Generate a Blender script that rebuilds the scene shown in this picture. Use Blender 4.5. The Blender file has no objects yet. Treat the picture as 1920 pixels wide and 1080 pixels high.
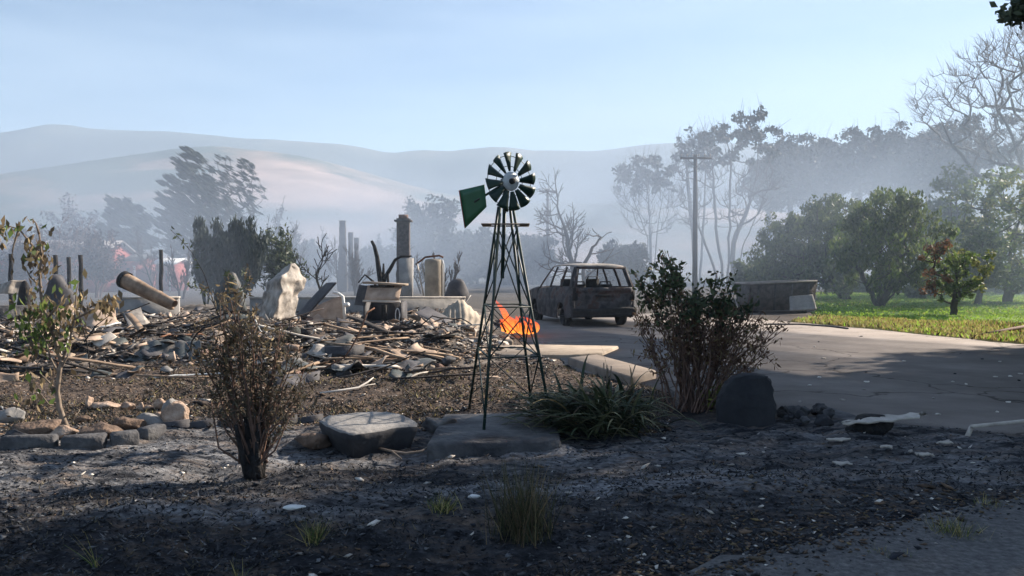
import bpy, math, random
import numpy as np
from mathutils import Vector, Matrix, noise as mnoise

S = bpy.context.scene
COL = S.collection
R = math.radians

# ------------------------------------------------------------------ camera, sky, sun, exposure
F = 1600.0                      # focal length in photo pixels (30 mm on 36 mm)
CAM_H = 1.6
PITCH = -math.atan(35.0 / F)    # horizon sits 35 px above the picture centre
cam_d = bpy.data.cameras.new("camera"); cam_d.lens = 30; cam_d.sensor_width = 36
cam_d.clip_start = 0.05; cam_d.clip_end = 6000
cam = bpy.data.objects.new("camera", cam_d); COL.objects.link(cam)
cam.location = (0, 0, CAM_H); cam.rotation_euler = (R(90) + PITCH, 0, 0)
S.camera = cam

SUN_AZ, SUN_EL = R(57), R(30)   # azimuth clockwise from +Y
w = bpy.data.worlds.new("World"); S.world = w; w.use_nodes = True
nt = w.node_tree; nt.nodes.clear()
o_ = nt.nodes.new("ShaderNodeOutputWorld"); bg = nt.nodes.new("ShaderNodeBackground")
sky = nt.nodes.new("ShaderNodeTexSky"); sky.sky_type = 'NISHITA'; sky.sun_disc = False
sky.sun_elevation = SUN_EL; sky.sun_rotation = SUN_AZ
sky.air_density = 1.0; sky.dust_density = 0.35; sky.ozone_density = 3.2; sky.altitude = 0
tc = nt.nodes.new("ShaderNodeTexCoord"); mp = nt.nodes.new("ShaderNodeMapping")
mp.inputs['Scale'].default_value = (1.2, 1.2, 9.0); mp.inputs['Rotation'].default_value = (0.04, -0.1, 0.3)
nz = nt.nodes.new("ShaderNodeTexNoise"); nz.inputs['Scale'].default_value = 1.6
nz.inputs['Detail'].default_value = 5; nz.inputs['Roughness'].default_value = 0.55
rp = nt.nodes.new("ShaderNodeValToRGB"); rp.color_ramp.elements[0].position = 0.42; rp.color_ramp.elements[1].position = 0.7
ml = nt.nodes.new("ShaderNodeMath"); ml.operation = 'MULTIPLY'; ml.inputs[1].default_value = 0.27
mx = nt.nodes.new("ShaderNodeMix"); mx.data_type = 'RGBA'
mx.inputs[7].default_value = (6.6, 7.8, 9.0, 1)
nt.links.new(tc.outputs['Generated'], mp.inputs[0]); nt.links.new(mp.outputs[0], nz.inputs['Vector'])
nt.links.new(nz.outputs[0], rp.inputs[0]); nt.links.new(rp.outputs[0], ml.inputs[0])
nt.links.new(ml.outputs[0], mx.inputs[0]); nt.links.new(sky.outputs[0], mx.inputs[6])
nt.links.new(mx.outputs[2], bg.inputs[0]); bg.inputs[1].default_value = 0.047
nt.links.new(bg.outputs[0], o_.inputs[0])

sun_d = bpy.data.lights.new("sun", 'SUN'); sun_d.energy = 5.0; sun_d.angle = R(0.6); sun_d.color = (1.0, 0.88, 0.74)
sun = bpy.data.objects.new("sun", sun_d); COL.objects.link(sun)
sdir = Vector((math.sin(SUN_AZ) * math.cos(SUN_EL), math.cos(SUN_AZ) * math.cos(SUN_EL), math.sin(SUN_EL)))
sun.rotation_euler = sdir.to_track_quat('Z', 'Y').to_euler(); sun.location = (40, 30, 40)

S.view_settings.view_transform = 'Standard'; S.view_settings.look = 'None'
S.view_settings.exposure = 1.5; S.view_settings.gamma = 1.0
S.render.engine = 'CYCLES'
S.cycles.use_denoising = True
S.cycles.max_bounces = 6; S.cycles.diffuse_bounces = 3; S.cycles.volume_bounces = 1
S.cycles.transparent_max_bounces = 12; S.cycles.caustics_reflective = False; S.cycles.caustics_refractive = False

# ------------------------------------------------------------------ pixel -> world
_cp, _sp = math.cos(PITCH), math.sin(PITCH)
def ray(px, py):
    u = (px - 960) / F; v = (540 - py) / F
    return Vector((u, _cp - v * _sp, _sp + v * _cp))
def at(px, py, d):
    r = ray(px, py); return Vector((0, 0, CAM_H)) + r * (d / r.y)
def gp(px, py, z=0.0):
    r = ray(px, py); return Vector((0, 0, CAM_H)) + r * ((z - CAM_H) / r.z)
def wx(px, d): return (px - 960) / F * d / _cp
def hz(py, d): return at(960, py, d).z

# ------------------------------------------------------------------ noise on arrays
def vnoise(x, y, seed=0):
    x = np.asarray(x, float); y = np.asarray(y, float)
    xi = np.floor(x).astype(np.int64); yi = np.floor(y).astype(np.int64)
    fx = x - xi; fy = y - yi
    fx = fx * fx * (3 - 2 * fx); fy = fy * fy * (3 - 2 * fy)
    def h(a, b):
        n = (a * 374761393 + b * 668265263 + seed * 974634521) & 0x7fffffff
        n = ((n ^ (n >> 13)) * 1274126177) & 0x7fffffff
        return ((n ^ (n >> 16)) & 0xffff) / 65535.0
    return (h(xi, yi) * (1 - fx) + h(xi + 1, yi) * fx) * (1 - fy) + (h(xi, yi + 1) * (1 - fx) + h(xi + 1, yi + 1) * fx) * fy
def fbm(x, y, seed=0, octv=4, gain=0.5):
    a = 1.0; t = 0; s = 0
    for i in range(octv):
        t = t + a * vnoise(np.asarray(x) * 2 ** i, np.asarray(y) * 2 ** i, seed + i * 7); s += a; a *= gain
    return t / s
def sstep(a, b, x):
    t = np.clip((np.asarray(x, float) - a) / (b - a), 0, 1); return t * t * (3 - 2 * t)
def in_poly(x, y, poly):
    x = np.asarray(x, float); y = np.asarray(y, float); c = np.zeros(x.shape, bool)
    n = len(poly)
    for i in range(n):
        x0, y0 = poly[i]; x1, y1 = poly[(i + 1) % n]
        if y0 == y1: continue
        k = ((y0 > y) != (y1 > y)) & (x < (x1 - x0) * (y - y0) / (y1 - y0) + x0)
        c ^= k
    return c

# ------------------------------------------------------------------ materials
MATS = {}
def pm(name, cols, scale=4.0, rough=0.9, bump=0.0, detail=6, coord='Object', island=0.0, metal=0.0, transl=0.0, stretch=None, spec=0.3, bscale=None):
    m = bpy.data.materials.new(name); m.use_nodes = True; t = m.node_tree; N = t.nodes; L = t.links
    b = N['Principled BSDF']; b.inputs['Roughness'].default_value = rough; b.inputs['Metallic'].default_value = metal
    b.inputs['Specular IOR Level'].default_value = spec
    c = N.new('ShaderNodeTexCoord'); src = c.outputs[coord]
    if stretch:
        mp = N.new('ShaderNodeMapping'); mp.inputs['Scale'].default_value = stretch; L.new(src, mp.inputs[0]); src = mp.outputs[0]
    n = N.new('ShaderNodeTexNoise'); n.inputs['Scale'].default_value = scale; n.inputs['Detail'].default_value = detail
    n.inputs['Roughness'].default_value = 0.6; L.new(src, n.inputs['Vector'])
    fac = n.outputs[0]
    if island:
        g = N.new('ShaderNodeNewGeometry'); ma = N.new('ShaderNodeMix'); ma.inputs[0].default_value = island
        L.new(n.outputs[0], ma.inputs[2]); L.new(g.outputs['Random Per Island'], ma.inputs[3]); fac = ma.outputs[0]
    r = N.new('ShaderNodeValToRGB'); e = r.color_ramp.elements
    while len(e) < len(cols): e.new(0.5)
    for el, (p, cc) in zip(e, cols): el.position = p; el.color = (*cc, 1)
    L.new(fac, r.inputs[0]); L.new(r.outputs[0], b.inputs['Base Color'])
    if bump:
        n2 = N.new('ShaderNodeTexNoise'); n2.inputs['Scale'].default_value = bscale or scale * 3; n2.inputs['Detail'].default_value = 6
        L.new(src, n2.inputs['Vector'])
        bp = N.new('ShaderNodeBump'); bp.inputs['Strength'].default_value = bump; bp.inputs['Distance'].default_value = 0.05
        L.new(n2.outputs[0], bp.inputs['Height']); L.new(bp.outputs[0], b.inputs['Normal'])
    if transl:
        tr = N.new('ShaderNodeBsdfTranslucent'); L.new(r.outputs[0], tr.inputs[0])
        mxs = N.new('ShaderNodeMixShader'); mxs.inputs[0].default_value = transl
        L.new(b.outputs[0], mxs.inputs[1]); L.new(tr.outputs[0], mxs.inputs[2]); L.new(mxs.outputs[0], N['Material Output'].inputs[0])
    MATS[name] = m; return m
pm('bark', [(.3, (.035, .03, .027)), (.7, (.11, .095, .085))], 8, .95, .5, stretch=(1, 1, .2))
pm('bark_pale', [(.3, (.09, .08, .075)), (.7, (.22, .2, .18))], 8, .95, .4, stretch=(1, 1, .2))
pm('bark_burnt', [(.35, (.008, .008, .009)), (.7, (.045, .04, .038))], 9, .9, .6)
pm('stem_red', [(.3, (.08, .048, .038)), (.7, (.22, .135, .1))], 12, .85)
pm('stem_tan', [(.3, (.12, .09, .065)), (.7, (.3, .24, .19))], 12, .85)
pm('leaf_dark', [(.25, (.03, .045, .025)), (.8, (.1, .125, .055))], 1.5, .6, island=.6, transl=.25)
pm('leaf_pine', [(.25, (.02, .032, .026)), (.8, (.055, .07, .05))], .6, .7, island=.5, transl=.15)
pm('leaf_green', [(.2, (.07, .11, .03)), (.55, (.13, .19, .05)), (.85, (.23, .27, .075))], .9, .55, island=.55, transl=.5)
pm('leaf_deep', [(.2, (.06, .09, .035)), (.85, (.16, .2, .075))], .9, .55, island=.55, transl=.4)
pm('leaf_yellow', [(.2, (.09, .12, .03)), (.6, (.2, .22, .05)), (.9, (.32, .28, .08))], 1.5, .55, island=.6, transl=.4)
pm('leaf_rust', [(.2, (.09, .045, .025)), (.8, (.24, .12, .06))], 1.5, .7, island=.6, transl=.3)
pm('leaf_dry', [(.2, (.08, .06, .04)), (.6, (.18, .135, .08)), (.9, (.38, .29, .14))], 3, .8, island=.6, transl=.25)
pm('leaf_scorched', [(.2, (.07, .04, .03)), (.5, (.17, .09, .055)), (.75, (.2, .15, .08)), (.95, (.34, .27, .12))], 3, .8, island=.7, transl=.3)
pm('leaf_dull', [(.2, (.04, .038, .028)), (.6, (.1, .088, .062)), (.9, (.22, .17, .1))], 3, .8, island=.6, transl=.2)
pm('leaf_smoky', [(.2, (.05, .045, .05)), (.8, (.1, .085, .09))], .6, .8, island=.5, transl=.15)
pm('flax', [(.2, (.03, .045, .022)), (.55, (.085, .105, .05)), (.9, (.24, .22, .13))], 2, .5, island=.7, transl=.15)
pm('green_paint', [(.3, (.0025, .02, .014)), (.7, (.006, .033, .022))], 6, .45, spec=.4)
pm('green_vane', [(.3, (.004, .075, .03)), (.7, (.008, .1, .04))], 5, .4, spec=.4, transl=.0)
pm('frame_paint', [(.3, (.003, .016, .014)), (.7, (.008, .028, .022))], 6, .5, spec=.35)
pm('red_trim', [(.3, (.2, .05, .045)), (.7, (.3, .1, .08))], 6, .5)
pm('galvanised', [(.3, (.42, .44, .45)), (.7, (.62, .64, .65))], 14, .45, metal=.2, spec=.5)
pm('burnt_steel', [(.28, (.014, .014, .016)), (.42, (.04, .038, .041)), (.52, (.09, .083, .085)), (.57, (.075, .043, .034)), (.64, (.055, .053, .058)), (.8, (.28, .27, .27))], 2.6, .8, .25, detail=9)
pm('burnt_dark', [(.3, (.012, .012, .013)), (.75, (.05, .045, .043))], 5, .85, .3)
pm('rust', [(.3, (.07, .035, .022)), (.7, (.2, .1, .06))], 7, .9, .3)
pm('ash_sheet', [(.3, (.09, .085, .08)), (.45, (.26, .235, .21)), (.58, (.4, .36, .32)), (.75, (.55, .5, .45))], 3.2, .75, .35, detail=10)
pm('tan_sheet', [(.3, (.24, .17, .125)), (.7, (.52, .4, .31))], 3, .85, .25)
pm('dark_sheet', [(.3, (.035, .035, .042)), (.7, (.1, .095, .1))], 3, .7, .25)
pm('roof_iron', [(.3, (.03, .045, .045)), (.55, (.08, .085, .085)), (.8, (.2, .17, .15))], 2.5, .65, .2)
pm('plank_tan', [(.25, (.1, .065, .045)), (.6, (.33, .24, .17)), (.85, (.5, .4, .31))], 4, .9, .3, stretch=(1, .15, 1))
pm('plank_char', [(.35, (.012, .011, .011)), (.6, (.06, .045, .038)), (.85, (.22, .15, .11))], 4, .9, .5, stretch=(1, .2, 1))
pm('plank_pale', [(.3, (.35, .31, .27)), (.8, (.68, .63, .57))], 5, .85, .2, stretch=(1, .15, 1))
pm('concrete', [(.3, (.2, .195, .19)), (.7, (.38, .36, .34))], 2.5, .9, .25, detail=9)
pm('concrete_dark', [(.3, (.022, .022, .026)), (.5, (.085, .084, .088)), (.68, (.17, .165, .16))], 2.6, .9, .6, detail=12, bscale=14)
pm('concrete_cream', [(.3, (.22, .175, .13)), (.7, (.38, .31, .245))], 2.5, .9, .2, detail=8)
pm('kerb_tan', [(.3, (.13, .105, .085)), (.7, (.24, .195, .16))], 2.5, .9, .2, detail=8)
pm('plaster', [(.25, (.16, .14, .12)), (.45, (.28, .24, .19)), (.7, (.44, .38, .3))], 2, .9, .2)
pm('brick', [(.3, (.13, .085, .07)), (.7, (.3, .2, .16))], 9, .9, .5)
pm('stone_tan', [(.3, (.1, .07, .055)), (.5, (.36, .26, .195)), (.72, (.56, .45, .37))], 5, .9, .8, detail=9)
pm('stone_brown', [(.3, (.05, .036, .03)), (.7, (.24, .165, .12))], 5, .9, .8, detail=9)
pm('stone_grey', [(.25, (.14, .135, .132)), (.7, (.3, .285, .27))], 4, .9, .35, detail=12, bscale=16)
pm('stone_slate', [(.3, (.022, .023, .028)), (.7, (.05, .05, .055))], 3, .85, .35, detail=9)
pm('red_wall', [(.3, (.2, .05, .042)), (.7, (.36, .09, .07))], 1.5, .8)
pm('white_paint', [(.3, (.55, .55, .54)), (.7, (.78, .78, .76))], 3, .6)
pm('roof_pale', [(.3, (.16, .145, .145)), (.7, (.27, .245, .24))], 2, .6)
pm('pole_wood', [(.3, (.045, .04, .038)), (.7, (.11, .1, .095))], 4, .9, .3, stretch=(1, 1, .2))
pm('glass_dark', [(.3, (.02, .022, .025)), (.7, (.04, .042, .046))], 2, .15, spec=.5)
pm('soot_brick', [(.3, (.05, .047, .047)), (.7, (.13, .115, .11))], 7, .95, .5)
pm('ash_mound', [(.3, (.012, .011, .011)), (.46, (.06, .05, .043)), (.6, (.2, .17, .145)), (.78, (.45, .4, .35))], 1.7, .95, .9, detail=12, bscale=9)
pm('chip_pale', [(.2, (.3, .27, .24)), (.8, (.75, .7, .64))], 3, .8, island=.9)
pm('chip_brown', [(.2, (.035, .025, .02)), (.8, (.19, .13, .09))], 3, .9, island=.9)
pm('chip_black', [(.2, (.005, .006, .009)), (.8, (.026, .029, .038))], 3, .85, island=.9)
pm('chip_ash', [(.2, (.03, .032, .037)), (.8, (.13, .135, .145))], 3, .95, island=.9)
pm('grass_green', [(.2, (.13, .22, .025)), (.6, (.22, .36, .045)), (.9, (.34, .42, .08))], .7, .6, island=.7, transl=.6)
pm('grass_dry', [(.2, (.24, .19, .07)), (.6, (.46, .39, .14)), (.9, (.6, .52, .26))], .8, .8, island=.7, transl=.3)
pm('weed', [(.2, (.03, .036, .02)), (.6, (.075, .08, .04)), (.9, (.2, .18, .1))], 3, .7, island=.7, transl=.3)

def emis(name, col, s, alpha):
    m = bpy.data.materials.new(name); m.use_nodes = True; t = m.node_tree; t.nodes.clear(); N = t.nodes
    o = N.new('ShaderNodeOutputMaterial'); e = N.new('ShaderNodeEmission'); e.inputs[1].default_value = s
    g = N.new('ShaderNodeTexCoord'); sp = N.new('ShaderNodeSeparateXYZ'); r = N.new('ShaderNodeValToRGB')
    r.color_ramp.elements[0].color = (1, .26, .035, 1); r.color_ramp.elements[1].color = (*col, 1)
    tp = N.new('ShaderNodeBsdfTransparent'); mxs = N.new('ShaderNodeMixShader'); mxs.inputs[0].default_value = alpha
    t.links.new(g.outputs['Generated'], sp.inputs[0]); t.links.new(sp.outputs[2], r.inputs[0]); t.links.new(r.outputs[0], e.inputs[0])
    fd = N.new('ShaderNodeMapRange'); fd.inputs[1].default_value = 0; fd.inputs[2].default_value = 1; fd.inputs[3].default_value = alpha; fd.inputs[4].default_value = .12
    t.links.new(sp.outputs[2], fd.inputs[0]); t.links.new(fd.outputs[0], mxs.inputs[0])
    t.links.new(tp.outputs[0], mxs.inputs[1]); t.links.new(e.outputs[0], mxs.inputs[2]); t.links.new(mxs.outputs[0], o.inputs[0])
    MATS[name] = m
emis('flame', (.9, .07, .02), .95, .62)

# ------------------------------------------------------------------ mesh builder
class MB:
    def __init__(self): self.V = []; self.FS = []; self.n = 0
    def add(self, verts, faces, mat=0):
        v = np.asarray(verts, float).reshape(-1, 3); self.V.append(v)
        if isinstance(faces, np.ndarray): self.FS.append((faces + self.n, mat))
        else:
            by = {}
            for f in faces: by.setdefault(len(f), []).append(f)
            for k, fl in by.items(): self.FS.append((np.array(fl, int) + self.n, mat))
        self.n += len(v); return self
    def box(self, c, s, rot=None, mat=0, taper=1.0, jit=0.0, rng=None):
        p = []
        for z in (-1, 1):
            k = taper if z > 0 else 1
            for x, y in ((-1, -1), (1, -1), (1, 1), (-1, 1)): p.append([x * s[0] / 2 * k, y * s[1] / 2 * k, z * s[2] / 2])
        p = np.array(p)
        if jit: p += rng.normal(0, jit, p.shape)
        if rot is not None: p = p @ np.array(rot.to_3x3()).T
        p += np.array(c)
        return self.add(p, [(3, 2, 1, 0), (4, 5, 6, 7), (0, 1, 5, 4), (1, 2, 6, 5), (2, 3, 7, 6), (3, 0, 4, 7)], mat)
    def tube(self, pts, rad, n=6, mat=0, cap=True, flat=1.0):
        pts = np.asarray(pts, float); k = len(pts)
        rad = np.full(k, rad) if np.isscalar(rad) else np.asarray(rad, float)
        T = np.gradient(pts, axis=0); T /= np.linalg.norm(T, axis=1)[:, None] + 1e-9
        a = np.array([0, 0, 1.0]) if abs(T[0][2]) < .9 else np.array([1.0, 0, 0])
        rings = []; ang = np.arange(n) * 2 * math.pi / n
        for i in range(k):
            u = a - T[i] * (a @ T[i]); u /= np.linalg.norm(u) + 1e-9; a = u; v = np.cross(T[i], u)
            rings.append(pts[i] + rad[i] * (np.cos(ang)[:, None] * u + flat * np.sin(ang)[:, None] * v))
        V = np.concatenate(rings)
        i = np.arange(k - 1)[:, None] * n; j = np.arange(n)[None, :]; j2 = (j + 1) % n
        Fq = np.stack([i + j, i + j2, i + n + j2, i + n + j], -1).reshape(-1, 4)
        self.add(V, Fq, mat)
        if cap:
            b = self.n - len(V)
            self.FS.append((np.array([list(range(n))[::-1]]) + b, mat)); self.FS.append((np.array([list(range((k - 1) * n, k * n))]) + b, mat))
        return self
    def bar(self, a, b, w, h=None, mat=0):
        a = Vector(a); b = Vector(b); d = b - a; h = h or w
        q = d.to_track_quat('Y', 'Z').to_matrix()
        return self.box((a + b) / 2, (w, d.length, h), q, mat)
    def lathe(self, prof, n=24, M=None, mat=0):
        prof = np.asarray(prof, float); k = len(prof); ang = np.arange(n) * 2 * math.pi / n
        V = np.stack([np.outer(prof[:, 0], np.cos(ang)), np.outer(prof[:, 0], np.sin(ang)), np.repeat(prof[:, 1][:, None], n, 1)], -1).reshape(-1, 3)
        if M is not None: V = V @ np.array(M.to_3x3()).T + np.array(M.to_translation())
        i = np.arange(k - 1)[:, None] * n; j = np.arange(n)[None, :]; j2 = (j + 1) % n
        return self.add(V, np.stack([i + j, i + j2, i + n + j2, i + n + j], -1).reshape(-1, 4), mat)
    def grid(self, P, mat=0, thick=0.0):
        """P: (a,b,3) grid of points; thick>0 gives it a back and rim"""
        P = np.asarray(P, float); a, b = P.shape[:2]
        i = np.arange(a - 1)[:, None] * b; j = np.arange(b - 1)[None, :]
        Fq = np.stack([i + j, i + j + 1, i + b + j + 1, i + b + j], -1).reshape(-1, 4)
        if not thick: return self.add(P.reshape(-1, 3), Fq, mat)
        du = np.gradient(P, axis=0); dv = np.gradient(P, axis=1); N = np.cross(dv, du); N /= np.linalg.norm(N, axis=2)[..., None] + 1e-9
        Q = P + N * thick; n = a * b
        rim = []
        loop = [(i_, 0) for i_ in range(a)] + [(a - 1, j_) for j_ in range(1, b)] + [(i_, b - 1) for i_ in range(a - 2, -1, -1)] + [(0, j_) for j_ in range(b - 2, 0, -1)]
        ids = [x * b + y for x, y in loop]
        for q in range(len(ids)):
            p0, p1 = ids[q], ids[(q + 1) % len(ids)]; rim.append((p0, p1, p1 + n, p0 + n))
        return self.add(np.concatenate([P.reshape(-1, 3), Q.reshape(-1, 3)]), np.concatenate([Fq, Fq[:, ::-1] + n, np.array(rim)]), mat)
    def prism(self, poly, depth, M=None, mat=0):
        """poly: (x,z) outline, extruded along y by depth"""
        n = len(poly); V = [(x, -depth / 2, z) for x, z in poly] + [(x, depth / 2, z) for x, z in poly]
        V = np.array(V, float)
        if M is not None: V = V @ np.array(M.to_3x3()).T + np.array(M.to_translation())
        f = [tuple(range(n)), tuple(range(2 * n - 1, n - 1, -1))] + [(i, i + n, (i + 1) % n + n, (i + 1) % n) for i in range(n)]
        return self.add(V, f, mat)
    def leaves(self, P, size, rng, D=None, aspect=.45, align=0.0, mat=0, jitter=.4):
        """rhombic leaves at points P; D: preferred axis (3,) or (N,3)"""
        P = np.asarray(P, float); n = len(P)
        if n == 0: return self
        a = rng.normal(size=(n, 3)); a /= np.linalg.norm(a, axis=1)[:, None]
        if D is not None:
            a = a * (1 - align) + np.broadcast_to(np.asarray(D, float), (n, 3)) * align; a /= np.linalg.norm(a, axis=1)[:, None] + 1e-9
        b = np.cross(a, rng.normal(size=(n, 3))); b /= np.linalg.norm(b, axis=1)[:, None] + 1e-9
        c = np.cross(a, b)
        s = (size * (1 + jitter * rng.uniform(-1, 1, n)))[:, None]
        V = np.stack([P - a * s * .5, P + b * s * aspect * .5 + c * s * .07, P + a * s * .5, P - b * s * aspect * .5 + c * s * .07], 1).reshape(-1, 3)
        return self.add(V, np.arange(n * 4).reshape(n, 4), mat)
    def build(self, name, mats, parent=None, loc=None, rz=0.0, smooth=False):
        V = np.concatenate(self.V) if self.V else np.zeros((0, 3))
        me = bpy.data.meshes.new(name); me.vertices.add(len(V)); me.vertices.foreach_set('co', V.astype(np.float32).ravel())
        tot = []; idx = []; mi = []
        for f, m in self.FS:
            tot.append(np.full(len(f), f.shape[1])); idx.append(f.ravel()); mi.append(np.full(len(f), m))
        tot = np.concatenate(tot); idx = np.concatenate(idx); mi = np.concatenate(mi)
        me.loops.add(len(idx)); me.loops.foreach_set('vertex_index', idx.astype(np.int32))
        me.polygons.add(len(tot)); st = np.concatenate([[0], np.cumsum(tot)[:-1]])
        me.polygons.foreach_set('loop_start', st.astype(np.int32)); me.polygons.foreach_set('loop_total', tot.astype(np.int32))
        me.polygons.foreach_set('material_index', mi.astype(np.int32))
        if smooth: me.polygons.foreach_set('use_smooth', np.ones(len(tot), bool))
        for m in ([mats] if isinstance(mats, str) else mats): me.materials.append(MATS[m])
        me.update(calc_edges=True); me.validate()
        o = bpy.data.objects.new(name, me); COL.objects.link(o)
        if parent: o.parent = parent
        if loc is not None: o.location = loc
        if rz: o.rotation_euler.z = rz
        return o
def thing(name, label, cat, loc=(0, 0, 0), rz=0.0, group=None):
    o = bpy.data.objects.new(name, None); COL.objects.link(o); o.empty_display_size = .2
    o.location = loc; o.rotation_euler.z = rz; return tag(o, label, cat, group)
def tag(o, label, cat, group=None, kind=None):
    o['label'] = label; o['category'] = cat
    if group: o['group'] = group
    if kind: o['kind'] = kind
    return o
def struct(o, label=None, kind='structure'):
    o['kind'] = kind
    if label: o['label'] = label
    return o

# ------------------------------------------------------------------ ground shapes
def xy(*pp): return [tuple(gp(*p)[:2]) for p in pp]
DRIVE = xy((1085, 694), (1180, 712), (1330, 758), (1560, 778), (1700, 792), (1920, 812), (2300, 850), (2500, 690), (1920, 646), (1780, 633), (1640, 618), (1500, 606), (1400, 596), (1250, 588), (990, 590), (930, 606), (985, 640), (1040, 662))
ROAD = xy((1180, 1110), (1450, 1030), (1700, 975), (1920, 930), (2400, 860)) + [(14, 1.0), (3, -3)]
LAWN = xy((1530, 603), (1640, 613), (1780, 628), (1920, 641), (2600, 680), (2600, 548), (1530, 548))
def poly_dist(x, y, poly):
    """distance outside the polygon, negative inside"""
    x = np.asarray(x, float); y = np.asarray(y, float); best = np.full(x.shape, 1e9); n = len(poly)
    for i in range(n):
        (x0, y0), (x1, y1) = poly[i], poly[(i + 1) % n]; dx, dy = x1 - x0, y1 - y0
        t = np.clip(((x - x0) * dx + (y - y0) * dy) / (dx * dx + dy * dy + 1e-9), 0, 1)
        best = np.minimum(best, np.hypot(x - x0 - t * dx, y - y0 - t * dy))
    return np.where(in_poly(x, y, poly), -best, best)
def mound(x, y):
    """height of the heap of ash and rubble where the house stood"""
    m = sstep(13.3, 16.0, y + 1.3 * (fbm(x * .5, y * .5, 5) - .5) * 2) * (1 - sstep(27, 36, y)) * sstep(-26, -20, x) * (1 - sstep(-1.6, .3, x + .04 * (y - 14) + 1.2 * (fbm(x * .4, y * .4, 9) - .5)))
    return m * (.1 + .42 * fbm(x * .55, y * .55, 31, 4) ** 1.5 + .14 * fbm(x * 2.2, y * 2.2, 33, 3)) 
def terrain(x, y):
    x = np.asarray(x, float); y = np.asarray(y, float)
    near = (1 - sstep(15, 24, y)) * (1 - sstep(9, 16, np.abs(x)))
    t = near * (.15 * (fbm(x * .6, y * .6, 3, 3) - .5) + .12 * (fbm(x * 2.4, y * 2.4, 4, 4, .6) - .5) + .05 * (fbm(x * 9, y * 9, 8, 2) - .5))
    t = t + near * .1 * np.exp(-((y - 5.6 - .12 * x) / .7) ** 2) - near * .07 * np.exp(-((y - 4.5 - .12 * x) / .45) ** 2)
    for poly, soft in ((DRIVE, .7), (ROAD, 1.1)):
        ds = poly_dist(x, y, poly); t = t * sstep(0, soft, ds) - .05 * (1 - sstep(-.05, .12, ds))
    return np.where(in_poly(x, y, LAWN), -.05, t)
def T(x, y): return float(terrain(np.array([x]), np.array([y]))[0])
def TM(x, y): return T(x, y) + float(mound(np.array([x]), np.array([y]))[0])

def ground_mat():
    m = bpy.data.materials.new('burnt_ground'); m.use_nodes = True; t = m.node_tree; N = t.nodes; L = t.links
    b = N['Principled BSDF']; b.inputs['Roughness'].default_value = .95; b.inputs['Specular IOR Level'].default_value = .15
    g = N.new('ShaderNodeNewGeometry'); sp = N.new('ShaderNodeSeparateXYZ'); L.new(g.outputs['Position'], sp.inputs[0])
    def noise(sc, det=8, st=None, ro=.6):
        n = N.new('ShaderNodeTexNoise'); n.inputs['Scale'].default_value = sc; n.inputs['Detail'].default_value = det; n.inputs['Roughness'].default_value = ro
        src = g.outputs['Position']
        if st:
            mp = N.new('ShaderNodeMapping'); mp.inputs['Scale'].default_value = st; L.new(src, mp.inputs[0]); src = mp.outputs[0]
        L.new(src, n.inputs['Vector']); return n.outputs[0]
    def ramp(f, cols):
        r = N.new('ShaderNodeValToRGB'); e = r.color_ramp.elements
        while len(e) < len(cols): e.new(.5)
        for el, (p, c) in zip(e, cols): el.position = p; el.color = (*c, 1)
        L.new(f, r.inputs[0]); return r.outputs[0]
    def mr(f, a, b_, c=0., d=1.):
        n = N.new('ShaderNodeMapRange'); n.interpolation_type = 'SMOOTHSTEP'
        for i, v in enumerate((a, b_, c, d)): n.inputs[i + 1].default_value = v
        L.new(f, n.inputs[0]); return n.outputs[0]
    def math_(op, a, b_):
        n = N.new('ShaderNodeMath'); n.operation = op
        for i, v in enumerate((a, b_)):
            if isinstance(v, (int, float)): n.inputs[i].default_value = v
            else: L.new(v, n.inputs[i])
        return n.outputs[0]
    def mix(f, a, b_):
        n = N.new('ShaderNodeMix'); n.data_type = 'RGBA'; L.new(f, n.inputs[0]); L.new(a, n.inputs[6]); L.new(b_, n.inputs[7]); return n.outputs[2]
    fine = noise(26, 6, (.7, 1, 1)); mid = noise(4, 10, (.55, 1.5, 1), .68); big = noise(.8, 7, (.4, 1.6, 1), .62)
    char = ramp(fine, [(.3, (.006, .007, .009)), (.55, (.02, .021, .026)), (.8, (.065, .065, .074))])
    ash = ramp(fine, [(.25, (.055, .057, .065)), (.5, (.21, .212, .222)), (.75, (.45, .45, .455))])
    brown = ramp(noise(14, 9), [(.3, (.022, .017, .014)), (.5, (.08, .06, .048)), (.7, (.2, .15, .115))])
    grass = ramp(noise(1.2, 8), [(.3, (.05, .06, .03)), (.55, (.11, .1, .055)), (.8, (.2, .16, .09))])
    yj = math_('ADD', sp.outputs[1], math_('MULTIPLY', math_('SUBTRACT', big, .5), 3.5))
    # ash lies thickest in a belt between verge and garden
    belt = math_('MULTIPLY', mr(yj, 5.1, 6.2), mr(yj, 9.6, 8.2))
    ashf = math_('MULTIPLY', mr(math_('ADD', math_('MULTIPLY', mid, .6), math_('MULTIPLY', big, .5)), .45, .66), math_('ADD', math_('MULTIPLY', belt, .95), .12))
    c = mix(ashf, char, ash)
    brf = math_('MULTIPLY', mr(mid, .47, .62), .8)
    c = mix(brf, c, brown)
    c = mix(math_('MULTIPLY', mr(yj, 8.6, 10.2), .85), c, brown)
    c = mix(mr(math_('ADD', sp.outputs[1], math_('MULTIPLY', big, 8)), 24, 44), c, ramp(mid, [(.3, (.04, .037, .034)), (.7, (.17, .15, .13))]))
    c = mix(mr(sp.outputs[1], 70, 130), c, grass)
    L.new(c, b.inputs['Base Color'])
    bp = N.new('ShaderNodeBump'); bp.inputs['Strength'].default_value = .9; bp.inputs['Distance'].default_value = .04
    L.new(math_('ADD', fine, mid), bp.inputs['Height']); L.new(bp.outputs[0], b.inputs['Normal'])
    MATS['burnt_ground'] = m
ground_mat()
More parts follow.
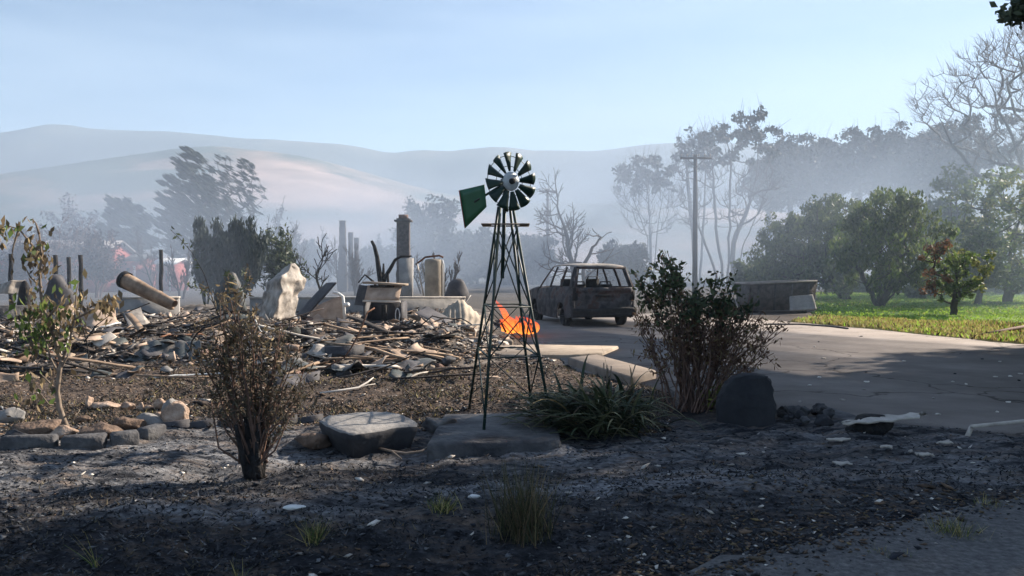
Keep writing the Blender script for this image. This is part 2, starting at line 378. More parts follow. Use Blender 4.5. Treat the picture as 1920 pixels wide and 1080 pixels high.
pm('asphalt', [(.25, (.18, .155, .142)), (.5, (.225, .197, .181)), (.75, (.285, .255, .236))], .9, .9, .25, detail=12, coord='Object', bscale=60, spec=.2)
pm('road_gravel', [(.3, (.06, .06, .064)), (.55, (.13, .128, .13)), (.75, (.22, .215, .21))], 22, .92, .6, detail=8, bscale=40)
pm('hill_land', [(.3, (.045, .07, .075)), (.47, (.075, .1, .095)), (.54, (.24, .19, .165)), (.62, (.42, .31, .265)), (.72, (.1, .115, .1))], .0052, .95, detail=12, stretch=(1, .8, 3.0))
pm('hill_far', [(.3, (.06, .08, .09)), (.55, (.09, .11, .11)), (.75, (.17, .16, .14))], .006, .95, detail=6)

def axis(parts):
    a = [np.arange(s, e, st) for s, e, st in parts]; return np.unique(np.concatenate(a + [[parts[-1][1]]]))
gx = axis([(-3000, -200, 400), (-200, -30, 17), (-30, -9, .5), (-9, 9, .06), (9, 30, .5), (30, 200, 17), (200, 3000, 400)])
gy = axis([(-300, -20, 40), (-20, 2.5, 1.5), (2.5, 10.5, .05), (10.5, 17, .12), (17, 40, .8), (40, 300, 20), (300, 3000, 300)])
GX, GY = np.meshgrid(gx, gy, indexing='xy')
GZ = terrain(GX, GY)
struct(MB().grid(np.stack([GX, GY, GZ], -1)).build('ground', 'burnt_ground', smooth=True), 'charred black and ash grey ground with brown litter')

def sheet(name, poly, z, mat, label, rng_seed=1, jag=.06, step=.4, thick=.0):
    r = np.random.default_rng(rng_seed); P = []
    n = len(poly)
    for i in range(n):
        a = np.array(poly[i]); b = np.array(poly[(i + 1) % n]); k = max(1, int(np.linalg.norm(b - a) / step))
        for j in range(k): P.append(a + (b - a) * j / k + r.normal(0, jag, 2))
    V = [(p[0], p[1], z) for p in P]; m = MB()
    V2 = V + [(p[0], p[1], z - .09) for p in P]; k = len(P)
    m.add(V2, [tuple(range(k))] + [(i, i + k, (i + 1) % k + k, (i + 1) % k) for i in range(k)])
    return struct(m.build(name, mat), label)
def crack(name):
    m = MATS[name]; t = m.node_tree; N = t.nodes; L = t.links; b = N['Principled BSDF']; src = b.inputs['Base Color'].links[0].from_socket
    c = N.new('ShaderNodeTexCoord'); nz_ = N.new('ShaderNodeTexNoise'); nz_.inputs['Scale'].default_value = 1.1; nz_.inputs['Detail'].default_value = 6
    ad = N.new('ShaderNodeVectorMath'); ad.operation = 'ADD'; L.new(c.outputs['Object'], nz_.inputs['Vector']); L.new(c.outputs['Object'], ad.inputs[0]); L.new(nz_.outputs['Color'], ad.inputs[1])
    v = N.new('ShaderNodeTexVoronoi'); v.feature = 'DISTANCE_TO_EDGE'; v.inputs['Scale'].default_value = .33; L.new(ad.outputs[0], v.inputs['Vector'])
    r = N.new('ShaderNodeMapRange'); r.inputs[1].default_value = .003; r.inputs[2].default_value = .009; r.inputs[3].default_value = .45; r.inputs[4].default_value = 1; L.new(v.outputs['Distance'], r.inputs[0])
    st = N.new('ShaderNodeTexNoise'); st.inputs['Scale'].default_value = .35; st.inputs['Detail'].default_value = 9; st.inputs['Roughness'].default_value = .7; L.new(c.outputs['Object'], st.inputs['Vector'])
    r2 = N.new('ShaderNodeMapRange'); r2.inputs[1].default_value = .35; r2.inputs[2].default_value = .6; r2.inputs[3].default_value = .72; r2.inputs[4].default_value = 1.05; L.new(st.outputs[0], r2.inputs[0])
    mu = N.new('ShaderNodeMath'); mu.operation = 'MULTIPLY'; L.new(r.outputs[0], mu.inputs[0]); L.new(r2.outputs[0], mu.inputs[1])
    mc = N.new('ShaderNodeVectorMath'); mc.operation = 'SCALE'; L.new(src, mc.inputs[0]); L.new(mu.outputs[0], mc.inputs['Scale']); L.new(mc.outputs[0], b.inputs['Base Color'])
crack('asphalt')
sheet('driveway', DRIVE, .012, 'asphalt', 'wide dusty asphalt driveway, half in tree shade', 2)
sheet('road', ROAD, .008, 'road_gravel', 'grey gravelly road edge in front', 3, .03, .16)
pm('lawn_soil', [(.25, (.1, .18, .022)), (.5, (.19, .31, .035)), (.75, (.27, .38, .06))], .35, .9, .4, detail=10)
sheet('lawn', LAWN, .004, 'lawn_soil', 'bright green lawn beyond the driveway', 4, .2, 1.0)
VERGE = xy((1480, 604), (1640, 618), (1780, 633), (1920, 646), (2500, 690), (2500, 655), (1920, 612), (1780, 606), (1640, 600), (1530, 596))
pm('verge_dry', [(.25, (.22, .13, .065)), (.5, (.42, .31, .13)), (.75, (.5, .44, .19))], 1.1, .95, .4, detail=10)
sheet('verge', VERGE, .022, 'verge_dry', 'strip of straw yellow grass along the driveway', 5, .12, .5)

# hills: two ridges with a valley, their skyline as in the photo
def prof(px, tab): return np.interp(px, [p[0] for p in tab], [p[1] for p in tab])
FARR = [(-900, 300), (-300, 285), (0, 263), (80, 253), (108, 246), (125, 240), (155, 241), (185, 247), (260, 250), (350, 252), (450, 262), (520, 266), (600, 272), (660, 276), (740, 291), (790, 285), (850, 287), (930, 280), (1000, 289), (1100, 289), (1200, 277), (1300, 270), (1500, 280), (1800, 300), (2400, 330), (3000, 350)]
NEARR = [(-900, 380), (-300, 360), (0, 352), (130, 335), (260, 312), (330, 300), (460, 288), (560, 296), (640, 310), (700, 326), (770, 348), (860, 368), (950, 385), (1100, 392), (1400, 400), (1900, 400), (3000, 410)]
def ridge(name, tab, d, y0, y1, mat, label, amp, seed):
    xs = np.linspace(-2.0 * d, 2.0 * d, 260); ys = np.concatenate([np.linspace(y0, d, 60), np.linspace(d, y1, 12)[1:]])
    X, Y = np.meshgrid(xs, ys); px = X / d * F + 960
    h = CAM_H + (505 - prof(px, tab)) / F * d
    t = np.where(Y <= d, sstep(y0, d, Y) ** .85, 1 - .5 * sstep(d, y1, Y))
    Z = h * t + amp * (fbm(X / d * 9, Y / d * 9, seed, 5) - .5) * np.minimum(1, t * 4) * (1 - .85 * np.exp(-((Y - d) / (d * .06)) ** 2)) - .5
    struct(MB().grid(np.stack([X, Y, Z], -1)).build(name, mat, smooth=True), label)
ridge('hill', NEARR, 650, 260, 760, 'hill_land', 'rolling hill with pale dry paddocks in haze', 12, 11)
ridge('mountain_ridge', FARR, 1150, 700, 1400, 'hill_far', 'long blue grey ridge on the skyline', 22, 17)

# ------------------------------------------------------------------ haze and smoke
def vol_box(name, lo, hi, dens, col, aniso, label, hetero=None):
    m = bpy.data.materials.new(name); m.use_nodes = True; t = m.node_tree; N = t.nodes; N.clear()
    o = N.new('ShaderNodeOutputMaterial'); v = N.new('ShaderNodeVolumePrincipled')
    v.inputs['Color'].default_value = (*col, 1); v.inputs['Density'].default_value = dens; v.inputs['Anisotropy'].default_value = aniso
    t.links.new(v.outputs[0], o.inputs['Volume']); MATS[name] = m
    if hetero: hetero(t, v, lo, hi, dens)
    c = [(a + b) / 2 for a, b in zip(lo, hi)]; s = [b - a for a, b in zip(lo, hi)]
    ob = MB().box((0, 0, 0), s).build(name, name, loc=c)
    return struct(ob, label, 'stuff')
vol_box('haze', (-2700, -320, -2.0), (2700, 1600, 232), .00058, (.58, .75, .97), .12, 'thin blue smoke haze over the whole valley')
def smoke_nodes(t, v, lo, hi, dens):
    N = t.nodes; L = t.links
    tc = N.new('ShaderNodeTexCoord'); sp = N.new('ShaderNodeSeparateXYZ'); L.new(tc.outputs['Generated'], sp.inputs[0])
    def edge(sock, a, b, c, d):
        n1 = N.new('ShaderNodeMapRange'); n1.interpolation_type = 'SMOOTHSTEP'; n1.inputs[1].default_value = a; n1.inputs[2].default_value = b; L.new(sock, n1.inputs[0])
        n2 = N.new('ShaderNodeMapRange'); n2.interpolation_type = 'SMOOTHSTEP'; n2.inputs[1].default_value = d; n2.inputs[2].default_value = c; L.new(sock, n2.inputs[0])
        m = N.new('ShaderNodeMath'); m.operation = 'MULTIPLY'; L.new(n1.outputs[0], m.inputs[0]); L.new(n2.outputs[0], m.inputs[1]); return m.outputs[0]
    ex = edge(sp.outputs[0], .04, .42, .75, 1); ey = edge(sp.outputs[1], .02, .2, .8, 1); ez = edge(sp.outputs[2], -.5, -.2, .12, 1)
    nz = N.new('ShaderNodeTexNoise'); nz.inputs['Scale'].default_value = .055; nz.inputs['Detail'].default_value = 3; L.new(tc.outputs['Object'], nz.inputs['Vector'])
    mr = N.new('ShaderNodeMapRange'); mr.inputs[1].default_value = .38; mr.inputs[2].default_value = .62; mr.inputs[3].default_value = .12; mr.inputs[4].default_value = 1.7; L.new(nz.outputs[0], mr.inputs[0])
    x = ex
    for s in (ey, ez, mr.outputs[0]):
        m = N.new('ShaderNodeMath'); m.operation = 'MULTIPLY'; L.new(x, m.inputs[0]); L.new(s, m.inputs[1]); x = m.outputs[0]
    m = N.new('ShaderNodeMath'); m.operation = 'MULTIPLY'; L.new(x, m.inputs[0]); m.inputs[1].default_value = dens; L.new(m.outputs[0], v.inputs['Density'])
vol_box('smoke', (-64, 21, -1.0), (68, 128, 16), .022, (.52, .63, .8), .15, 'bank of blue grey smoke drifting behind the ruins', smoke_nodes)

# ------------------------------------------------------------------ windmill
def windmill():
    B, D, Cc, A = gp(907, 806, .1), gp(1035, 797, .1), gp(998, 773, 0), gp(878, 772, 0)
    base = (B + D + Cc + A) / 4; base.z = 0
    root = thing('windmill', 'green garden windmill on a lattice tower with round fan and tail vane', 'windmill', base)
    top = at(948, 396, 9.05) - base; topz = top.z
    legs = {}
    for k, (p, dx, dy) in {'B': (B, -.055, -.06), 'D': (D, .075, -.03), 'C': (Cc, .045, .06), 'A': (A, -.075, .03)}.items():
        a = p - base; a.z -= .02; b = Vector((top.x + dx, top.y + dy, topz + .05)); legs[k] = (a, b)
        MB().tube([a, b], .0145, 6, flat=.8).build('leg', 'frame_paint', root)
    def on(k, z):
        a, b = legs[k]; t = (z - a.z) / (b.z - a.z); return a + (b - a) * t
    ring = 'BDCA'
    for z in (.74, 1.22):
        for i in range(4):
            MB().bar(on(ring[i], z), on(ring[(i + 1) % 4], z), .018, .012).build('crossbar', 'frame_paint', root)
    for z0, z1 in ((.2, .74), (.74, 1.22), (1.22, 2.02)):
        for i in range(4):
            p, q = ring[i], ring[(i + 1) % 4]
            for u, v in (((p, z0), (q, z1)), ((q, z0), (p, z1))):
                if z0 < .3 and u[0] == p: continue
                MB().bar(on(*u), on(*v), .014, .008).build('brace', 'frame_paint', root)
    zc = hz(422, 9.05)
    pl = MB(); cx, cy = top.x, top.y
    for sx, sy, lx, ly in ((-.2, 0, .1, .5), (.2, 0, .1, .5), (0, -.2, .3, .1), (0, .2, .3, .1)): pl.box((cx + sx, cy + sy, zc), (lx, ly, .012))
    pl.build('platform', 'stem_tan', root)
    MB().tube([(cx - .035, cy, hz(522, 9.05)), (cx - .01, cy, topz + .1)], .02, 8).build('pump_rod', 'frame_paint', root)
    hub = at(958, 340, 8.84) - base
    ax = Vector((hub.x - top.x + .08, hub.y - top.y, 0)).normalized()       # towards the viewer
    head = Vector((top.x, top.y, hub.z))
    g = MB(); q = ax.to_track_quat('Y', 'Z').to_matrix()
    g.box(head + ax * .06, (.075, .2, .1), q); g.tube([head - Vector((0, 0, .3)), head], .03, 10); g.tube([head, hub + ax * .05], .018, 10)
    g.build('gearbox', 'frame_paint', root)
    M = Matrix.Translation(hub) @ ax.to_track_quat('Z', 'Y').to_matrix().to_4x4()
    wheel = MB().lathe([(.0, .012), (.06, .012), (.095, .004), (.1, -.004), (.095, -.01), (0, -.01)], 28, M).build('hub_disc', 'galvanised', root)
    cap = MB().lathe([(0, .06), (.02, .058), (.03, .045), (.032, .01)], 12, M).build('hub_cap', 'burnt_dark', wheel)
    for k in range(12):
        a = (k + .28) * math.pi / 6; hw0, hw1 = .02, .065
        rows = []
        for t in np.linspace(0, 1, 5):
            r_ = .105 + t * .2; hw = hw0 + (hw1 - hw0) * t; row = []
            for s in np.linspace(-1, 1, 5):
                tw = .42 - .12 * t
                x = s * hw * math.cos(tw); z = s * hw * math.sin(tw) + .012 * (1 - s * s)
                rr = r_ - (.012 * s * s if t > .9 else 0)
                p = Vector((rr * math.cos(a) - x * math.sin(a), rr * math.sin(a) + x * math.cos(a), z)); row.append(M @ p)
            rows.append(row)
        MB().grid(rows, thick=.003).build('blade', 'green_paint', root)
    rim = MB()
    for rr in (.16, .265):
        pts = [M @ Vector((rr * math.cos(t), rr * math.sin(t), -.03)) for t in np.linspace(0, 2 * math.pi, 49)]
        rim.tube(pts, .004, 5, cap=False)
    rim.build('wheel_ring', 'frame_paint', root)
    o1, o2, i1, i2 = at(861, 357, 9.45) - base, at(872, 428, 9.45) - base, at(908, 346, 9.2) - base, at(912, 388, 9.2) - base
    P = [[o1 + (o2 - o1) * v + ((i1 + (i2 - i1) * v) - (o1 + (o2 - o1) * v)) * u for u in np.linspace(0, 1, 6)] for v in np.linspace(0, 1, 6)]
    vane = MB().grid(P, thick=.004).build('tail_vane', 'green_vane', root)
    MB().bar(o1, o2, .012, .012).build('edge_strip', 'red_trim', vane)
    MB().bar(head - ax * .03, (i1 + i2) / 2 + ((o1 + o2) / 2 - (i1 + i2) / 2) * .45, .02, .02).build('tail_arm', 'frame_paint', root)
windmill()

# ------------------------------------------------------------------ burnt-out car
def car():
    rz = math.atan2(1.15, 4.4); loc = Vector((wx(1071, 24.2), 24.2, 0)) - Matrix.Rotation(rz, 3, 'Z') @ Vector((-.9, 0, 0))
    loc = loc + Vector((-.02, -.9, 0)); root = thing('burnt_car', 'burnt-out station wagon with rust and ash streaked shell and empty windows', 'car', loc, rz); root.scale = (1.1, 1.0, 1.02)
    ys = [0, .05, .3, 1.0, 2.0, 3.0, 3.2]; belt = [1.06, 1.1, 1.11, 1.1, 1.08, 1.04, 1.02]; bot = [.42, .3, .24, .2, .2, .22, .24]; wid = [.78, .85, .895, .91, .91, .9, .89]
    yy = np.linspace(0, 3.2, 81)
    def section(y, ttop=True):
        zb, z0, wm = np.interp(y, ys, belt), np.interp(y, ys, bot), np.interp(y, ys, wid)
        return zb, z0, wm
    for s in (-1, 1):
        V = []
        for y in yy:
            zb, z0, wm = section(y)
            row = []
            for t in np.linspace(0, 1, 26):
                z = z0 + (zb - z0) * t
                off = -.05 * abs(t - .45) ** 1.6 * 2 - (.09 if t > .97 else .035 * max(0, t - .8) / .2) - .012 * math.exp(-((t - .62) / .03) ** 2)
                row.append((s * (wm + off), y, z))
            V.append(row)
        V = np.array(V); m = MB(); a, b = V.shape[:2]; fs = []
        for i in range(a - 1):
            for j in range(b - 1):
                c = (V[i, j] + V[i + 1, j + 1]) / 2
                if math.hypot(c[1] - .82, c[2] - .3) < .37: continue
                f = (i * b + j, i * b + j + 1, (i + 1) * b + j + 1, (i + 1) * b + j); fs.append(f if s < 0 else f[::-1])
        m.add(V.reshape(-1, 3), fs)
        o = m.build('side_panel', 'burnt_steel', root, smooth=True); md = o.modifiers.new('thickness', 'SOLIDIFY'); md.thickness = .03
        arch = MB().tube([(s * .885, .82 + .38 * math.cos(t), .3 + .38 * math.sin(t)) for t in np.linspace(-.2, math.pi + .2, 20)], .022, 6)
        arch.build('wheel_arch', 'burnt_steel', o)
        for y0 in (1.28, 2.2):      # door gaps and handles stand on the panel
            MB().bar((s * .905, y0 + .02, .34), (s * .872, y0, 1.06), .012, .012).build('door_seam', 'burnt_dark', o)
        fm = MB()
        P = [[(s * (.88 - .04 * u * u - .03 * abs(v - .4)), 3.2 + 1.25 * u, .25 + .06 * u + (0.78 - .22 * u ** 1.5) * v) for v in np.linspace(0, 1, 16)] for u in np.linspace(0, 1, 32)]
        P = np.array(P); fs = []
        for i in range(31):
            for j in range(15):
                c = (P[i, j] + P[i + 1, j + 1]) / 2
                if math.hypot(c[1] - 3.55, c[2] - .3) < .37: continue
                f = (i * 16 + j, i * 16 + j + 1, (i + 1) * 16 + j + 1, (i + 1) * 16 + j); fs.append(f if s < 0 else f[::-1])
        fm.add(P.reshape(-1, 3), fs); fo = fm.build('front_wing', 'burnt_steel', root, smooth=True); fo.modifiers.new('thickness', 'SOLIDIFY').thickness = .02
    MB().grid([[(x * (.86 - .05 * u), 3.2 + 1.25 * u, 1.03 - .24 * u ** 1.5 + .03 * (1 - x * x) + .008 * math.sin(x * 9 + u * 5)) for x in np.linspace(-1, 1, 12)] for u in np.linspace(0, 1, 10)], thick=.02).build('bonnet', 'burnt_steel', root, smooth=True)
    MB().grid([[(x * .8, 4.44 + .05 * (1 - x * x), .3 + .48 * v) for x in np.linspace(-1, 1, 8)] for v in np.linspace(0, 1, 5)], thick=.03).build('front_panel', 'burnt_steel', root)
    MB().grid([[(x * .84, .1 + 4.2 * u, .26) for x in np.linspace(-1, 1, 4)] for u in np.linspace(0, 1, 6)], thick=.03).build('floor_pan', 'burnt_dark', root)
    # tailgate: pressed panel below the empty rear window
    rngc = np.random.default_rng(4)
    P = []
    for v in np.linspace(0, 1, 22):
        z = .5 + .57 * v; row = []
        for x in np.linspace(-1, 1, 26):
            bulge = -.06 * (1 - x ** 4) - .035 * math.exp(-((v - .9) / .08) ** 2) + (.05 if (.3 < v < .58 and abs(x) < .34) else 0) + .022 * math.sin(7 * x + 5 * v) + .015 * math.sin(13 * x - 9 * v + 1)
            row.append((x * (.76 - .02 * v), .01 + bulge, z))
        P.append(row)
    tg = MB().grid(P, thick=.025).build('tailgate', 'burnt_steel', root, smooth=True)
    MB().box((0, -.075, .86), (.5, .05, .05)).build('handle_recess', 'burnt_dark', tg)
    for s in (-1, 1):
        MB().prism([(-.075, -.17), (.06, -.17), (.075, .12), (.05, .17), (-.05, .17)], .05, Matrix.Translation((s * .76, .0, .9))).build('lamp_hole', 'burnt_dark', root)
    MB().grid([[(x * .84, -.07 - .07 * (1 - x ** 4) + .02 * math.sin(v * 6), .3 + .22 * v + .02 * math.sin(3 * x)) for x in np.linspace(-1, 1, 16)] for v in np.linspace(0, 1, 6)], thick=.03).build('rear_bumper', 'burnt_dark', root, smooth=True)
    # roof and pillars
    P = []
    for u in np.linspace(0, 1, 16):
        y = .22 + 2.15 * u; row = []
        for x in np.linspace(-1, 1, 16):
            row.append((x * (.66 - .02 * (2 * u - 1) ** 2), y, 1.63 + .055 * (1 - x ** 4) + .035 * (1 - (2 * u - 1.05) ** 2) - (.06 if u == 0 else 0) - .02 * math.exp(-((u - .6) / .2) ** 2 - ((x + .1) / .5) ** 2)))
        P.append(row)
    MB().grid(P, thick=.025).build('roof', 'ash_sheet', root, smooth=True)
    for s in (-1, 1):
        def pil(y0, w0, y1, w1, z0=1.06, z1=1.64, n='pillar', mat='burnt_steel'):
            rows = []
            for t in np.linspace(0, 1, 8):
                y = y0 + (y1 - y0) * t; wv = w0 + (w1 - w0) * t; x = .835 - .185 * t ** 1.25; z = z0 + (z1 - z0) * t
                rows.append([(s * x, y - wv / 2, z), (s * (x + .012), y, z), (s * x, y + wv / 2, z)])
            MB().grid(rows, thick=.035 * (1 if s < 0 else -1)).build(n, mat, root, smooth=True)
        pil(.14, .22, .36, .17); pil(1.02, .13, 1.08, .1); pil(2.02, .1, 1.95, .08); pil(3.12, .1, 2.36, .07, 1.02, 1.64)
    # rear window surround
    MB().bar((-.66, .2, 1.61), (.66, .2, 1.61), .05, .07).build('window_header', 'burnt_steel', root)
    for s in (-1, 1): MB().bar((s * .75, .03, 1.06), (s * .62, .22, 1.6), .06, .09).build('window_post', 'burnt_steel', root)
    # seat skeletons inside
    for x in (-.36, .36):
        for y, zt in ((1.1, 1.22), (2.15, 1.36)):
            sm = MB(); sm.tube([(x - .2, y, .4), (x - .2, y - .08, .95), (x - .13, y - .18, zt), (x + .13, y - .18, zt), (x + .2, y - .08, .95), (x + .2, y, .4)], .022, 6)
            sm.grid([[(x + .19 * a, y - .02 - .13 * b, .45 + (zt - .52) * b) for a in np.linspace(-1, 1, 4)] for b in np.linspace(0, 1, 5)], thick=.03)
            sm.build('seat_frame', 'burnt_dark', root)
    for y in (.82, 3.55):
        for s in (-1, 1):
            M = Matrix.Translation((s * .76, y, .27)) @ Matrix.Rotation(R(90) * s, 4, 'Y')
            wh = MB().lathe([(.03, .02), (.08, .03), (.13, .0), (.19, .03), (.215, .085), (.235, .09), (.23, .06), (.215, -.07), (.24, -.09), (.22, -.1), (0, -.1)], 22, M).build('wheel', 'burnt_dark', root)
            MB().lathe([(.235, .07), (.275, .05), (.285, 0), (.27, -.08), (.235, -.09)], 22, M).build('charred_tyre', 'burnt_dark', wh)
car()

# ------------------------------------------------------------------ stones
_ico = None
def ico(sub=3):
    import bmesh
    bm = bmesh.new(); bmesh.ops.create_icosphere(bm, subdivisions=sub, radius=1)
    v = np.array([x.co[:] for x in bm.verts]); f = [tuple(q.index for q in p.verts) for p in bm.faces]; bm.free(); return v, np.array(f)
ICO3 = ico(3); ICO2 = ico(2); ICO4 = ico(4)
def rock_mesh(size, seed, cuts=9, rough=.12, ic=None):
    v, f = ic or ICO3; v = v.copy(); r = np.random.default_rng(seed)
    for _ in range(cuts):
        n = r.normal(size=3); n /= np.linalg.norm(n); d = r.uniform(.5, .85)
        k = v @ n; over = np.maximum(0, k - d); v -= over[:, None] * n * .93
    off = r.uniform(0, 50, 3)
    dn = np.array([mnoise.fractal(Vector(p * 1.7 + off), .8, 2, 4) for p in v])
    v *= (1 + rough * dn)[:, None]
    v /= np.abs(v).max(0); v *= np.array(size) / 2
    return v, f
def rock(name, label, cat, loc, size, mat, seed, rz=0, sink=.15, group=None, cuts=9, rough=.12, parent=None):
    v, f = rock_mesh(size, seed, cuts, rough); m = MB().add(v, f)
    o = m.build(name, mat, None, (loc[0], loc[1], loc[2] + size[2] * (.5 - sink)), rz)
    return tag(o, label, cat, group)

# standing slab
def slab():
    P = gp(1399, 796); d = P.y
    out = [(1347, 800), (1348, 750), (1353, 735), (1366, 712), (1380, 700), (1398, 695), (1420, 694), (1437, 697), (1446, 706), (1450, 722), (1453, 760), (1454, 800)]
    poly = [(wx(a, d) - P.x, hz(b, d) - .0) for a, b in out]
    r = np.random.default_rng(2); v = []
    n = len(poly); lay = np.linspace(-1, 1, 7)
    dense = []
    for i in range(n):
        a = np.array(poly[i]); b = np.array(poly[(i + 1) % n])
        for t in np.linspace(0, 1, 5)[:-1]: dense.append(a + (b - a) * t)
    dense = np.array(dense); c = dense.mean(0); rings = []
    for s in (-1, -.93, -.6, 0, .6, .93, 1):
        k = {1: .93, .93: .98}.get(abs(s), 1.0); q = c + (dense - c) * k
        rings.append(np.stack([q[:, 0] + .008 * r.normal(size=len(q)), np.full(len(q), s * .11) + .006 * r.normal(size=len(q)), q[:, 1]], -1))
    V = np.concatenate(rings); k = len(dense); m = MB(); fs = []
    for i in range(6):
        for j in range(k): fs.append((i * k + j, i * k + (j + 1) % k, (i + 1) * k + (j + 1) % k, (i + 1) * k + j))
    fs.append(tuple(range(k))[::-1]); fs.append(tuple(range(6 * k, 7 * k)))
    m.add(V, fs); o = m.build('standing_stone', 'stone_slate', None, (P.x, P.y + .05, T(P.x, P.y) - .02), R(-8))
    tag(o, 'dark slate standing stone with rounded top beside the driveway', 'stone')
slab()
# flat boulder
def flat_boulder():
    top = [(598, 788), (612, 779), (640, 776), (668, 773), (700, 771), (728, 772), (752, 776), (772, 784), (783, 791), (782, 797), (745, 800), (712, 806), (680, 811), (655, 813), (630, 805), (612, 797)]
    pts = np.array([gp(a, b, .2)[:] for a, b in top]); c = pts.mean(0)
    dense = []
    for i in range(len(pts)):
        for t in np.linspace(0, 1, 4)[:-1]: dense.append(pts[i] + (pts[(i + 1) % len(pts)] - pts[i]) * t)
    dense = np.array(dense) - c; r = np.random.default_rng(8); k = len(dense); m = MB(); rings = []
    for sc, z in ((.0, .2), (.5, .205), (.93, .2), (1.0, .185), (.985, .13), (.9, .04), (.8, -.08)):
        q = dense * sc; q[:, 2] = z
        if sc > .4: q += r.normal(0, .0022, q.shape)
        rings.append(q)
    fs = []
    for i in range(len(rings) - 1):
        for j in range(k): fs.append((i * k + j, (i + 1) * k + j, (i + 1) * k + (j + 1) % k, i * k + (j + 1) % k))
    m.add(np.concatenate(rings), fs[:k * 3], 0); m.FS.append((np.array(fs[k * 3:]), 1)); o = m.build('flat_boulder', ['stone_grey', 'stone_slate'], None, (c[0], c[1], T(c[0], c[1]) - .0))  # shade put into the colour: sides painted in the darker slate stone
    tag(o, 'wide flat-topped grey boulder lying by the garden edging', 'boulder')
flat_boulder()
# concrete pad under the windmill
pd = MB(); r0 = np.random.default_rng(5)
q0, q1 = gp(800, 832, .1), gp(1052, 826, .1); q2, q3 = gp(1040, 773, .1), gp(832, 776, .1)
pd.add([tuple(p) for p in (q0, q1, q2, q3)] + [(p[0], p[1], -.12) for p in (q0, q1, q2, q3)], [(0, 1, 2, 3), (0, 4, 5, 1), (1, 5, 6, 2), (2, 6, 7, 3), (3, 7, 4, 0)])
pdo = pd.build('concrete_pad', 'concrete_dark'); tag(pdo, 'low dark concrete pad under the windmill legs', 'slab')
pdo.modifiers.new('soft', 'BEVEL').width = .02
rock('boulder', 'small dark round stone between flat boulder and windmill pad', 'stone', gp(822, 812), (.36, .32, .22), 'concrete_dark', 77)
rock('boulder', 'brownish low stone at left end of the flat boulder', 'stone', gp(590, 838), (.34, .28, .17), 'stone_brown', 78)

# left garden bed
bed = [  # px, base py, w, h (px), material, label
    (18, 790, 60, 32, 'stone_grey', 'pale grey round boulder at the far left of the rock ring'),
    (62, 832, 84, 36, 'stone_brown', 'large brown boulder with pale chips in front of the sapling'),
    (114, 834, 50, 26, 'stone_tan', 'pale tan wedge stone right of the large brown boulder'),
    (182, 832, 76, 30, 'stone_brown', 'long brown stone leaning to the right behind the edging'),
    (238, 812, 58, 24, 'stone_brown', 'dull brown flat stone below the end of the rock ring'),
    (282, 806, 60, 22, 'stone_grey', 'grey flat stone next to the tan cluster'),
    (163, 766, 11, 20, 'stone_tan', 'small upright yellowish stone at the back of the bed'),
    (192, 768, 52, 14, 'stone_tan', 'long low pale stone at the back of the rock ring'),
    (236, 764, 26, 15, 'stone_tan', 'pinkish stone right of the long low one'),
    (259, 768, 15, 15, 'stone_tan', 'small pale upright stone in the rock ring'),
    (274, 768, 16, 10, 'stone_tan', 'smallest pale stone at the back of the ring'),
    (294, 768, 25, 20, 'stone_tan', 'pale block at the back corner of the ring'),
    (313, 786, 42, 30, 'stone_grey', 'grey leaning stone at the right corner of the ring'),
    (326, 806, 50, 42, 'stone_tan', 'tall tan pointed stone at the right end of the ring'),
    (300, 804, 34, 26, 'stone_tan', 'tan split stone before the pointed one'),
    (25, 838, 50, 24, 'stone_slate', 'dark bluish stone at the left edge by the edging'),
    (150, 800, 30, 12, 'stone_brown', 'small brown clod beside the sapling trunk')]
for i, (px, py, wp, hp, mt, lb) in enumerate(bed):
    p = gp(px, py); k = p.y / F
    rock('boulder', lb, 'stone', (p.x, p.y + .05, T(p.x, p.y)), (wp * k * 1.08, max(wp * .7, hp) * k, hp * k * 1.32), mt, 200 + i, rz=i * .0, sink=.16, group='stones ringing the garden bed', cuts=14, rough=.2)
edg = [(-70, -8, 843, 842), (-6, 104, 842, 838), (108, 196, 838, 834), (199, 258, 833, 827), (261, 300, 822, 812)]
for i, (a, b, ya, yb) in enumerate(edg):
    A, B = gp(a, ya + 8), gp(b, yb + 8); m = MB(); d = (B - A); q = d.to_track_quat('X', 'Z').to_matrix()
    m.box((0, 0, .025), (d.length - .02, .13, .15), q, jit=.006, rng=np.random.default_rng(i + 50))
    c = (A + B) / 2; o = m.build('edging_block', 'concrete_dark', None, (c.x, c.y + .05, T(c.x, c.y) - .0)); o.modifiers.new('soft', 'BEVEL').width = .018
    lb = ['grey edging block cut off by the left frame edge', 'longest grey edging block below the brown boulder', 'grey edging block below the tan wedge stone', 'short grey edging block second from the right end', 'last grey edging block turning back at the right end'][i]
    tag(o, lb, 'edging block', 'edging blocks along the garden bed')
A, B = gp(305, 812), gp(608, 800); m = MB(); d = B - A
for t in np.linspace(0, .999, 7):
    m.bar(A + d * t - Vector((0, 0, .03)), A + d * min(1, t + .166) + Vector((0, 0, .0)), .03, .16 + .01 * math.sin(t * 30))
tag(m.build('garden_edging', 'dark_sheet', None, (0, 0, .05)), 'thin dark garden edging strip between rock ring and flat boulder', 'edging')

